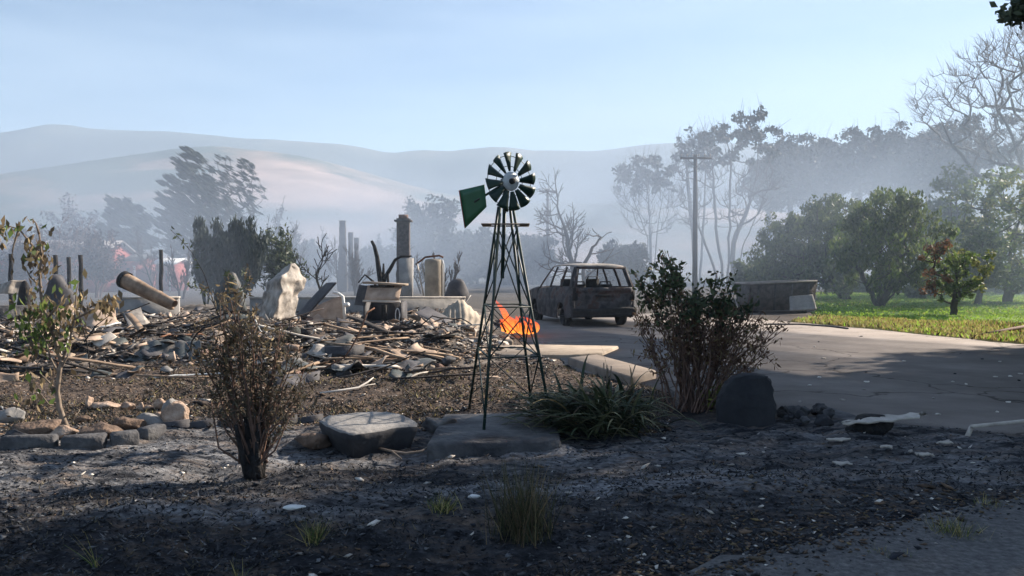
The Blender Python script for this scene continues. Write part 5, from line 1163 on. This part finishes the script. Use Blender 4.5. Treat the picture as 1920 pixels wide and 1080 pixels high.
# ------------------------------------------------------------------ near plants
def sway(rng, p, d, L, n, wob, up=0.0, droop=0.0):
    pts = [p.copy()]; d = d.normalized()
    for i in range(n):
        d = (d + Vector(rng.normal(size=3)) * wob + Vector((0, 0, up - droop * i / n))).normalized(); p = p + d * (L / n); pts.append(p.copy())
    return pts
def leafy(mb, pts, rng, n, size, spread, aspect=.42, mat=0, droop=.5, t0=.3):
    A = np.array([p[:] for p in pts]); k = len(A) - 1
    t = rng.uniform(t0, 1, n) * k; i = np.minimum(k - 1, t.astype(int)); f = (t - i)[:, None]
    P = A[i] * (1 - f) + A[i + 1] * f + rng.normal(0, spread, (n, 3)); D = rng.normal(size=(n, 3)); D[:, 2] -= droop
    mb.leaves(P, size, rng, D / np.linalg.norm(D, axis=1)[:, None], aspect, .9, mat)
def right_bush():
    b = gp(1292, 768); rng = np.random.default_rng(3); root = thing('garden_bush', 'half scorched many-stemmed bush with green top beside the standing stone', 'bush', (b.x, b.y, T(b.x, b.y)))
    st = MB(); lg = MB(); ld = MB(); k = b.y / F
    targets = []
    for i in range(58):
        px = rng.uniform(1188, 1458); f = (px - 1292) / 150
        yt = np.interp(px, [1190, 1215, 1250, 1275, 1300, 1340, 1380, 1420, 1455], [560, 505, 480, 500, 560, 530, 560, 585, 585]) + abs(rng.normal(0, 34))
        targets.append((px, yt))
    targets += [(1252, 470), (1240, 478), (1266, 476), (1225, 492), (1186, 500), (1342, 508), (1350, 516), (1330, 522), (1445, 575), (1430, 570), (1210, 545), (1455, 590)]
    for px, yt in targets:
        d = rng.normal(0, .38); e = Vector(((px - 1292) * k, d, (768 - yt) * k)); s = Vector((rng.normal(0, .09) + (px - 1292) * k * .14, rng.normal(0, .09), 0))
        mid = s.lerp(e, .5) + Vector((rng.normal(0, .05) + (s.x - e.x) * .08, rng.normal(0, .05), .05)); pts = []
        for t in np.linspace(0, 1, 9):
            p = s * (1 - t) ** 2 + mid * 2 * t * (1 - t) + e * t * t + Vector(rng.normal(0, .012, 3)); pts.append(p)
        st.tube(pts, np.linspace(.011, .0035, 9), 5, cap=False)
        for _ in range(7):
            j = rng.integers(3, 8); q = sway(rng, pts[j], (pts[j + 1] - pts[j]).normalized() + Vector(rng.normal(0, .55, 3)), rng.uniform(.12, .34), 5, .16, .05); st.tube(q, np.linspace(.005, .002, 6), 4, cap=False)
            hgt = q[-1].z / 1.85
            if hgt > .62 + rng.normal(0, .07): leafy(lg, q, rng, 9, .075, .035, .45, droop=.2)
            else: leafy(ld, q, rng, 8, .06, .03, .32, droop=1.0)
        if yt < 560: leafy(lg, pts, rng, 22, .08, .035, .45, droop=.2, t0=.78)
        leafy(ld, pts, rng, 12, .065, .04, .3, droop=1.0, t0=.25)
    st.build('stems', 'stem_red', root); lg.build('green_leaves', 'leaf_dark', root); ld.build('dry_leaves', 'leaf_scorched', root)
    rk = MB(); P = rng.normal(0, 1, (160, 3)) * [.1, .08, .06] + [(1345 - 1292) * k, -.08, .16]; rk.leaves(P, .08, rng, (0, 0, 1), .4, .4); rk.build('low_shoots', 'leaf_yellow', root)
right_bush()
def flax():
    b = gp(1128, 820); rng = np.random.default_rng(8); z0 = T(b.x, b.y)
    root = thing('flax_plant', 'scorched flax clump with strappy leaves blown to the left', 'flax', (b.x, b.y, z0)); gr = MB(); dr = MB()
    for i in range(460):
        ang = rng.uniform(0, 2 * math.pi); x0 = Vector((rng.normal(0.02, .22), rng.normal(.16, .2), rng.uniform(.0, .2)))
        left = rng.random() < .6
        d = Vector((-.95 if left else math.cos(ang) * .8, rng.normal(0, .45), rng.uniform(.35, 1.7))); L = rng.uniform(.4, .74); n = 9
        d = d.normalized(); pts = [x0]; p = x0
        for j in range(n):
            d = (d + Vector((-.05 if left else 0, 0, -.05 - .2 * j / n * (1.6 if not left else .8)))).normalized(); p = p + d * L / n; p.z = max(p.z, .01); pts.append(p.copy())
        wv = rng.uniform(.014, .03); side = d.cross(Vector((0, 0, 1))).normalized(); rows = []
        for j, q in enumerate(pts):
            t = j / n; hw = wv * (1 - t ** 2.2) * (.6 + .4 * min(1, t * 4)) + .001; rows.append([q - side * hw + Vector((0, 0, hw * .4)), q, q + side * hw + Vector((0, 0, hw * .4))])
        (dr if rng.random() < .18 else gr).grid(rows)
    gr.build('green_blades', 'flax', root); dr.build('dry_blades', 'leaf_dry', root)
    sk = MB(); 
    for px, yt in ((1132, 680), (1138, 684), (1146, 686), (1192, 682), (1140, 690)):
        e = at(px, yt, b.y + .3); s = Vector((b.x + (px - 1128) / F * b.y * .6, b.y + .25, z0 + .3)); sk.tube([s - Vector((b.x, b.y, z0)), (s + e) / 2 - Vector((b.x, b.y, z0)) + Vector((.02, 0, 0)), e - Vector((b.x, b.y, z0))], .006, 5)
    sk.build('dry_stalks', 'stem_tan', root)
flax()
def burnt_shrub():
    b = gp(478, 888); rng = np.random.default_rng(11); z0 = T(b.x, b.y); root = thing('burnt_shrub', 'dark scorched shrub with black trunk and feathery brown leaves', 'shrub', (b.x, b.y, z0)); k = b.y / F
    tr = MB(); tw = MB(); lf = MB(); lg = MB()
    v, f = rock_mesh((.2, .2, .28), 5, 4, .25); tr.add(v + [0, 0, .08], f)
    for i in range(13):
        a = rng.uniform(0, 6.3); s = Vector((.05 * math.cos(a), .05 * math.sin(a), 0)); q = sway(rng, s, Vector((rng.normal(0, .16), rng.normal(0, .16), 1)), rng.uniform(.3, .55), 6, .07, .1); tr.tube(q, np.linspace(.032, .014, 7), 7)
    targets = [(390, 640), (402, 600), (420, 560), (432, 535), (438, 565), (462, 590), (470, 620), (486, 600), (498, 640), (520, 600), (540, 640), (556, 690), (560, 720), (410, 690), (420, 655), (450, 640), (508, 680), (535, 620), (400, 720), (445, 600), (480, 640), (525, 660), (546, 760), (425, 720), (466, 575), (455, 555), (505, 610), (550, 665), (395, 665), (415, 620)]
    for px, yt in targets:
        e = Vector(((px - 478) * k, rng.normal(0, .17), (888 - yt) * k)); s = Vector((rng.normal(0, .05), rng.normal(0, .05), .1)); m_ = s.lerp(e, .5) + Vector(((e.x - s.x) * .12, 0, -.03))
        pts = [s * (1 - t) ** 2 + m_ * 2 * t * (1 - t) + e * t * t + Vector(rng.normal(0, .008, 3)) for t in np.linspace(0, 1, 9)]
        tw.tube(pts, np.linspace(.012, .003, 9), 5, cap=False)
        for _ in range(9):
            j = rng.integers(3, 8); q = sway(rng, pts[j], (pts[j + 1] - pts[j]).normalized() + Vector(rng.normal(0, .6, 3)), rng.uniform(.08, .24), 4, .18, .05); tw.tube(q, np.linspace(.004, .0015, 5), 3, cap=False); leafy(lf, q, rng, 8, .055, .025, .22, droop=.5)
        leafy(lf, pts, rng, 15, .06, .04, .22, droop=.4, t0=.4)
    leafy(lg, [Vector(((430 - 478) * k, -.05, (888 - 620) * k)), Vector(((470 - 478) * k, -.08, (888 - 650) * k))], rng, 60, .09, .06, .2, droop=.6, t0=0)
    for q_ in range(10):
        e = targets[(q_ * 7) % len(targets)]; c_ = Vector(((e[0] - 478) * k, rng.normal(-.05, .1), (888 - e[1]) * k)); leafy(lg, [c_, c_ + Vector((rng.normal(0, .06), 0, -.12))], rng, 26, .075, .05, .24, droop=.5, t0=0)
    for e, s in (((415, 830), (402, 740)), ((520, 835), (548, 772)), ((500, 800), (560, 765)), ((430, 800), (412, 760))):
        tw.tube([Vector((rng.normal(0, .04), -.05, .06)), Vector(((e[0] - 478) * k, -.06, (888 - e[1]) * k)), Vector(((s[0] - 478) * k, -.07, (888 - s[1]) * k))], [.01, .008, .004], 5)
    tr.build('trunk', 'bark_burnt', root); tw.build('twigs', 'stem_red', root); lf.build('dry_leaves', 'leaf_dull', root); lg.build('green_leaves', 'leaf_dry', root)
burnt_shrub()
def sapling():
    b = gp(128, 812); rng = np.random.default_rng(5); z0 = T(b.x, b.y); root = thing('scorched_sapling', 'crooked pale sapling with withered yellow and green leaves in the rock ring', 'sapling', (b.x, b.y, z0)); k = b.y / F
    L = lambda px, py, y=0: Vector(((px - 128) * k, y, (812 - py) * k))
    tk = MB()
    main = [L(128, 812), L(120, 790), L(112, 765), L(108, 735), L(112, 705), L(116, 680), L(106, 640), L(90, 600), L(80, 560), L(78, 520), L(82, 480), L(78, 440)]
    tk.tube(main, np.linspace(.03, .008, len(main)), 7)
    br = [[L(110, 700), L(96, 672), L(88, 640), L(60, 600)], [L(116, 680), L(130, 650), L(142, 600), L(146, 550), L(150, 530)], [L(108, 735), L(90, 715), L(75, 700)], [L(80, 480), L(60, 455), L(40, 430), L(20, 425), L(-15, 432)], [L(40, 430), L(30, 460), L(24, 490)], [L(78, 440), L(72, 420), L(66, 412)], [L(112, 765), L(92, 760), L(70, 730)], [L(90, 600), L(110, 575), L(128, 560)], [L(118, 785), L(150, 770), L(132, 800)], [L(142, 600), L(170, 585), L(195, 575), L(212, 565)], [L(82, 540), L(60, 520), L(50, 500)], [L(100, 640), L(70, 640), L(45, 620)], [L(116, 690), L(128, 670), L(136, 645)]]
    for q in br: tk.tube(q, np.linspace(.012, .004, len(q)), 5)
    tk.build('trunk', 'stem_tan', root)
    ly, lg = MB(), MB()
    for px, py, sx, sy, n, y_ in ((20, 432, 26, 12, 26, .5), (10, 455, 12, 14, 10, .3), (62, 425, 8, 14, 12, .3), (75, 470, 16, 22, 50, .6), (84, 500, 12, 22, 46, .85), (62, 490, 14, 20, 26, .6), (70, 570, 30, 30, 70, .4), (50, 610, 26, 26, 60, .25), (90, 610, 26, 34, 80, .35), (118, 590, 20, 36, 46, .6), (140, 570, 12, 40, 36, .6), (196, 578, 22, 14, 46, .8), (212, 570, 10, 16, 28, .95), (120, 640, 26, 24, 46, .6), (70, 650, 30, 16, 46, .3), (80, 720, 36, 20, 30, .7), (60, 755, 30, 16, 24, .7)):
        P = np.stack([rng.normal((px - 128) * k, sx * k * .55, n), rng.normal(0, .12, n), rng.normal((812 - py) * k, sy * k * .6, n)], -1); D = rng.normal(0, .45, (n, 3)); D[:, 2] -= 1
        n_ = n; c = rng.random(n_) < y_ + .22; ly.leaves(P[c], .085, rng, D[c], .42, .9); lg.leaves(P[~c], .09, rng, D[~c], .5, .9)
    ly.build('withered_leaves', 'leaf_dry', root); lg.build('green_leaves', 'leaf_green', root)
sapling()
def thin_plant(name, label, px0, py0, stems, leafm, n, size, d=None, z=None):
    b = gp(px0, py0); rng = np.random.default_rng(px0); z0 = TM(b.x, b.y); root = thing(name, label, 'plant', (b.x, b.y, z0)); k = b.y / F; s = MB(); l = MB()
    for st in stems:
        pts = [Vector(((x - px0) * k, rng.normal(0, .05), max(0, (py0 - y) * k))) for x, y in st]
        s.tube(pts, np.linspace(.012, .004, len(pts)), 5); leafy(l, pts, rng, n, size, .05, .35, droop=.7, t0=.45)
    s.build('stems', 'bark_burnt', root); l.build('leaves', leafm, root)
thin_plant('scorched_plant', 'thin dark-leaved shoot arching over the rubble left of the folded sheet', 418, 640, [[(418, 640), (400, 585), (385, 540), (360, 500), (340, 475), (322, 458)], [(418, 640), (430, 590), (440, 560), (420, 530)], [(418, 640), (450, 590), (462, 560), (464, 530)], [(418, 640), (405, 600), (380, 570), (350, 560)]], 'leaf_dark', 26, .13)
thin_plant('scorched_plant', 'pale-twigged bent plant in rubble above the scorched shrub', 440, 655, [[(440, 655), (430, 610), (400, 580), (372, 575)], [(440, 655), (455, 600), (470, 560), (468, 535)], [(440, 655), (420, 620), (420, 580), (432, 548)], [(440, 655), (470, 625), (490, 600)], [(440, 655), (400, 630), (370, 640)]], 'leaf_dry', 36, .1)
thin_plant('scorched_plant', 'slender burnt stem with yellow leaves right of the sapling', 170, 690, [[(170, 690), (158, 640), (152, 590), (150, 545)], [(158, 640), (180, 610), (205, 590), (214, 565)]], 'leaf_dry', 26, .11)
def tuft(name, label, px, py, hp, wp, n, mats, seed, group=None, lean=.3, cat='grass tuft'):
    b = gp(px, py); k = b.y / F; rng = np.random.default_rng(seed); z0 = T(b.x, b.y); m = MB()
    for i in range(n):
        s = Vector((rng.normal(0, wp * k * .16), rng.normal(0, wp * k * .16), 0)); d = Vector((rng.normal(0, lean), rng.normal(0, lean), 1)).normalized(); L = hp * k * rng.uniform(.35, 1.0); pts = [s]; p = s
        for j in range(5): d = (d + Vector(rng.normal(0, .06, 3)) + Vector((d.x, d.y, 0)) * .08).normalized(); p = p + d * L / 5; pts.append(p)
        sd = Vector((rng.normal(), rng.normal(), 0)).normalized(); w0 = rng.uniform(.0015, .004); rows = [[q - sd * w0 * (1 - t * .85), q + sd * w0 * (1 - t * .85)] for q, t in zip(pts, np.linspace(0, 1, 6))]
        m.grid(rows, rng.integers(0, len(mats)))
    return tag(m.build(name, mats, None, (b.x, b.y, z0 - .01)), label, cat, group)
tuft('weed_clump', 'tall wispy olive weed clump in the centre foreground', 978, 1006, 165, 150, 520, ['weed', 'weed', 'leaf_dry'], 1, lean=.2, cat='weed')
for i, (px, py, h, w_, n, lb) in enumerate(((590, 1024, 60, 50, 120, 'small green grass tuft near the oval white lid'), (1785, 1000, 58, 130, 420, 'green weed tuft on the road edge at right'), (1660, 1040, 40, 130, 260, 'low green weeds lower right of centre'), (1850, 950, 42, 90, 160, 'little green tuft on the dark bank at far right'), (830, 975, 40, 80, 160, 'low green tuft left of the tall weed clump'), (1460, 1045, 26, 80, 70, 'thin grassy patch on the road edge'), (450, 1075, 60, 40, 24, 'a few dry stalks at the bottom left'), (180, 1062, 90, 30, 14, 'single thin dry stalk clump at lower left'))):
    tuft('grass_tuft', lb, px, py, h, w_, n, ['leaf_green', 'weed', 'grass_dry'], 30 + i, 'small tufts on the burnt verge', .5)

# ------------------------------------------------------------------ litter, ash crumbs, grass (nobody could count these)
def chips(name, label, n, seed, region, size, mats, wts, dens=None, hmin=.0, flat=.35, leafy_=True):
    rng = np.random.default_rng(seed); px = rng.uniform(region[0], region[2], n); py = region[1] + (region[3] - region[1]) * rng.uniform(0, 1, n) ** 1.0
    d = np.array([gp(0, p).y for p in py]); x = (px - 960) / F * d; y = d
    rd = poly_dist(x, y, ROAD); k = ~(in_poly(x, y, DRIVE) | ((rd < 0) & (rng.random(n) > np.exp(rd / .12))))
    if dens: k &= rng.random(n) < dens(x, y)
    x, y = x[k], y[k]; n = len(x); z = np.where(in_poly(x, y, ROAD), .008, terrain(x, y)); hm = mound(x, y); z = z + np.where(hm > .012, hm, 0)
    s = size * rng.lognormal(0, .45, n); m = MB(); mi = rng.choice(len(mats), n, p=wts)
    base = np.array([[-1, -.5, 0], [-.3, -.6, .3], [.9, -.35, .1], [1, .3, 0], [.1, .6, .35], [-.8, .4, .1]])
    for q in range(len(mats)):
        w_ = np.where(mi == q)[0]; kk = len(w_)
        if not kk: continue
        V = base[None] * (1 + rng.normal(0, .25, (kk, 6, 3))); V[..., 2] *= flat * 2; a = rng.uniform(0, 6.28, kk); ca, sa = np.cos(a)[:, None], np.sin(a)[:, None]
        tl = rng.normal(0, .35, (kk, 1)); X_ = V[..., 0] * ca - V[..., 1] * sa; Y_ = V[..., 0] * sa + V[..., 1] * ca; Z_ = V[..., 2] + X_ * tl
        Pp = np.stack([X_, Y_, Z_], -1) * s[w_][:, None, None] * .5; Pp += np.stack([x[w_], y[w_], z[w_] + s[w_] * .1 + hmin], -1)[:, None]
        cen = Pp.mean(1, keepdims=True) - np.stack([np.zeros(kk), np.zeros(kk), s[w_] * .25], -1)[:, None]
        VV = np.concatenate([Pp, cen], 1).reshape(-1, 3); o = np.arange(kk)[:, None] * 7
        m.add(VV, np.concatenate([o + np.array([[0, 1, 4, 5]]), o + np.array([[1, 2, 3, 4]])]), q)
        m.FS.append((np.concatenate([o + np.array([[i, 6, (i + 1) % 6]]) for i in range(6)]) + m.n - len(VV), q))
    return struct(m.build(name, mats), label, 'stuff')
chips('ash_crumbs', 'crumbs of black char and grey ash on the ground', 26000, 1, (-300, 800, 2200, 1130), .019, ['chip_black', 'chip_ash', 'chip_brown'], [.58, .38, .04])
chips('leaf_litter', 'scattered pale dry leaves and chips in the foreground', 650, 2, (-300, 815, 2200, 1120), .034, ['chip_pale', 'chip_brown'], [.6, .4], dens=lambda x, y: .25 + .75 * (fbm(x * .9, y * .9, 44) > .5))
chips('brown_litter', 'brown litter and pale specks on the scorched garden', 26000, 3, (-200, 682, 1260, 812), .026, ['chip_brown', 'chip_black', 'chip_pale'], [.66, .27, .07])
def shards():
    rng = np.random.default_rng(4); n = 17000; px = rng.uniform(-150, 1000, n); py = rng.uniform(590, 690, n); m = MB(); mats = ['tan_sheet', 'ash_sheet', 'dark_sheet', 'plank_char', 'chip_brown', 'plank_pale']
    d = np.array([gp(0, p, .2).y for p in py]); x = (px - 960) / F * d; y = d; hm = mound(x, y); k = (hm > .03) | (rng.random(n) < .04); x, y, hm = x[k], y[k], hm[k]; n = len(x); z = terrain(x, y) + np.where(hm > .012, hm, 0)
    L = .06 * rng.lognormal(0, .7, n); W_ = L * rng.uniform(.12, .8, n); a = rng.normal(0, .9, n); e = rng.normal(.0, .28, n); ro = rng.normal(0, .5, n)
    u = np.stack([np.cos(a) * np.cos(e), np.sin(a) * np.cos(e), np.sin(e)], -1); v = np.stack([-np.sin(a) * np.cos(ro), np.cos(a) * np.cos(ro), np.sin(ro)], -1); w_ = np.cross(u, v)
    sg = np.array([[-1, -1], [1, -1], [1, 1], [-1, 1]]); ctr = np.stack([x, y, z + .012 + np.abs(np.sin(e)) * L * .5], -1); P = []
    for tz in (-1, 1):
        for q in sg: P.append(ctr + u * (L * q[0] * .5 * rng.uniform(.6, 1.1, n))[:, None] + v * (W_ * q[1] * .5 * rng.uniform(.5, 1.1, n))[:, None] + w_ * (.006 * tz + .03 * L)[:, None])
    P = np.stack(P, 1); mi = rng.choice(6, n, p=[.2, .12, .2, .28, .14, .06])
    for q in range(6):
        w2 = P[mi == q]; o = np.arange(len(w2))[:, None] * 8
        m.add(w2.reshape(-1, 3), np.concatenate([o + np.array([f]) for f in ((3, 2, 1, 0), (4, 5, 6, 7), (0, 1, 5, 4), (1, 2, 6, 5), (2, 3, 7, 6), (3, 0, 4, 7))]), q)
    struct(m.build('rubble_bits', mats), 'small splinters of board, plaster and char on the heap', 'stuff')
shards()
chips('yard_bits', 'small debris around the burnt car', 1500, 6, (930, 600, 1290, 690), .06, ['chip_black', 'chip_pale', 'chip_ash'], [.5, .2, .3])
def drive_bits():
    rng = np.random.default_rng(4); m = MB()
    for i in range(34):
        p = gp(rng.uniform(1300, 1950), rng.uniform(612, 790)); 
        if not in_poly([p.x], [p.y], DRIVE)[0]: continue
        v, f = rock_mesh((rng.uniform(.025, .09), .05, .025), i, 6, .4, ICO2); m.add(v + [p.x, p.y, .02], f, 0 if rng.random() < .7 else 1)
    struct(m.build('driveway_bits', ['chip_pale', 'chip_black']), 'few pale bits lying on the driveway', 'stuff')
drive_bits()
def grass(name, label, poly, n, hgt, mats, seed, wts, z):
    rng = np.random.default_rng(seed); P = np.array(poly); lo, hi = P.min(0), np.minimum(P.max(0), [40, 60])
    x = rng.uniform(lo[0], hi[0], n); y = lo[1] + (hi[1] - lo[1]) * rng.uniform(0, 1, n) ** 1.3; k = in_poly(x, y, poly) & (np.abs(x) < y * .68 + 2); x, y = x[k], y[k]; n = len(x)
    cl = fbm(x * .8, y * .8, seed, 3); h = hgt * rng.uniform(.5, 1.2, n) * (.4 + 1.2 * cl); w_ = .02 + .0006 * y; a = rng.uniform(0, 6.28, n); lean = rng.normal(0, .4, (n, 2)) * h[:, None]
    dx, dy = np.cos(a) * w_, np.sin(a) * w_; zz = np.full(n, z)
    V = np.stack([np.stack([x - dx, y - dy, zz], -1), np.stack([x + dx, y + dy, zz], -1), np.stack([x + lean[:, 0], y + lean[:, 1], zz + h], -1)], 1)
    m = MB(); mi = rng.choice(len(mats), n, p=wts)
    for q in range(len(mats)):
        v = V[mi == q]; m.add(v.reshape(-1, 3), np.arange(len(v) * 3).reshape(-1, 3), q)
    struct(m.build(name, mats), label, 'stuff')
grass('lawn_grass', 'short bright green grass of the lawn', LAWN, 50000, .06, ['grass_green', 'grass_dry'], 5, [.93, .07], .0)
grass('dry_grass', 'straw yellow dry grass along the driveway', VERGE, 30000, .12, ['grass_dry', 'grass_green', 'chip_brown'], 6, [.7, .22, .08], .02)
def stubble(name, label, region, n, hgt, mats, wts, seed):
    rng = np.random.default_rng(seed); px = rng.uniform(region[0], region[2], n); py = rng.uniform(region[1], region[3], n); d = np.array([gp(0, p).y for p in py]); x = (px - 960) / F * d; y = d
    k = ~(in_poly(x, y, DRIVE) | (poly_dist(x, y, ROAD) < -.12)) & (fbm(x * .9, y * 1.6, seed, 3) > .45); x, y = x[k], y[k]; n = len(x); z = terrain(x, y); h = hgt * rng.uniform(.3, 1.2, n); w_ = .004 + .0006 * y; a = rng.uniform(0, 6.28, n); ln = rng.normal(0, .9, (n, 2)) * h[:, None]
    dx, dy = np.cos(a) * w_, np.sin(a) * w_; V = np.stack([np.stack([x - dx, y - dy, z], -1), np.stack([x + dx, y + dy, z], -1), np.stack([x + ln[:, 0], y + ln[:, 1], z + h], -1)], 1); m = MB(); mi = rng.choice(len(mats), n, p=wts)
    for q in range(len(mats)):
        v = V[mi == q]; m.add(v.reshape(-1, 3), np.arange(len(v) * 3).reshape(-1, 3), q)
    struct(m.build(name, mats), label, 'stuff')
stubble('scorched_grass', 'short scorched brown grass stubble on the garden ground', (-200, 686, 1260, 806), 30000, .05, ['leaf_dull', 'chip_brown', 'chip_black', 'grass_dry'], [.45, .3, .2, .05], 51)
stubble('burnt_stubble', 'burnt black stubble on the verge', (-300, 860, 2200, 1110), 14000, .028, ['chip_black', 'chip_ash', 'leaf_dull'], [.4, .35, .25], 53)
chips('verge_litter', 'brown leaves and dirt crumbs along the road edge', 9000, 9, (1150, 920, 2200, 1120), .022, ['chip_brown', 'chip_ash', 'leaf_dry', 'chip_pale'], [.55, .2, .2, .05], dens=lambda x, y: np.exp(-(poly_dist(x, y, ROAD) / .55) ** 2))
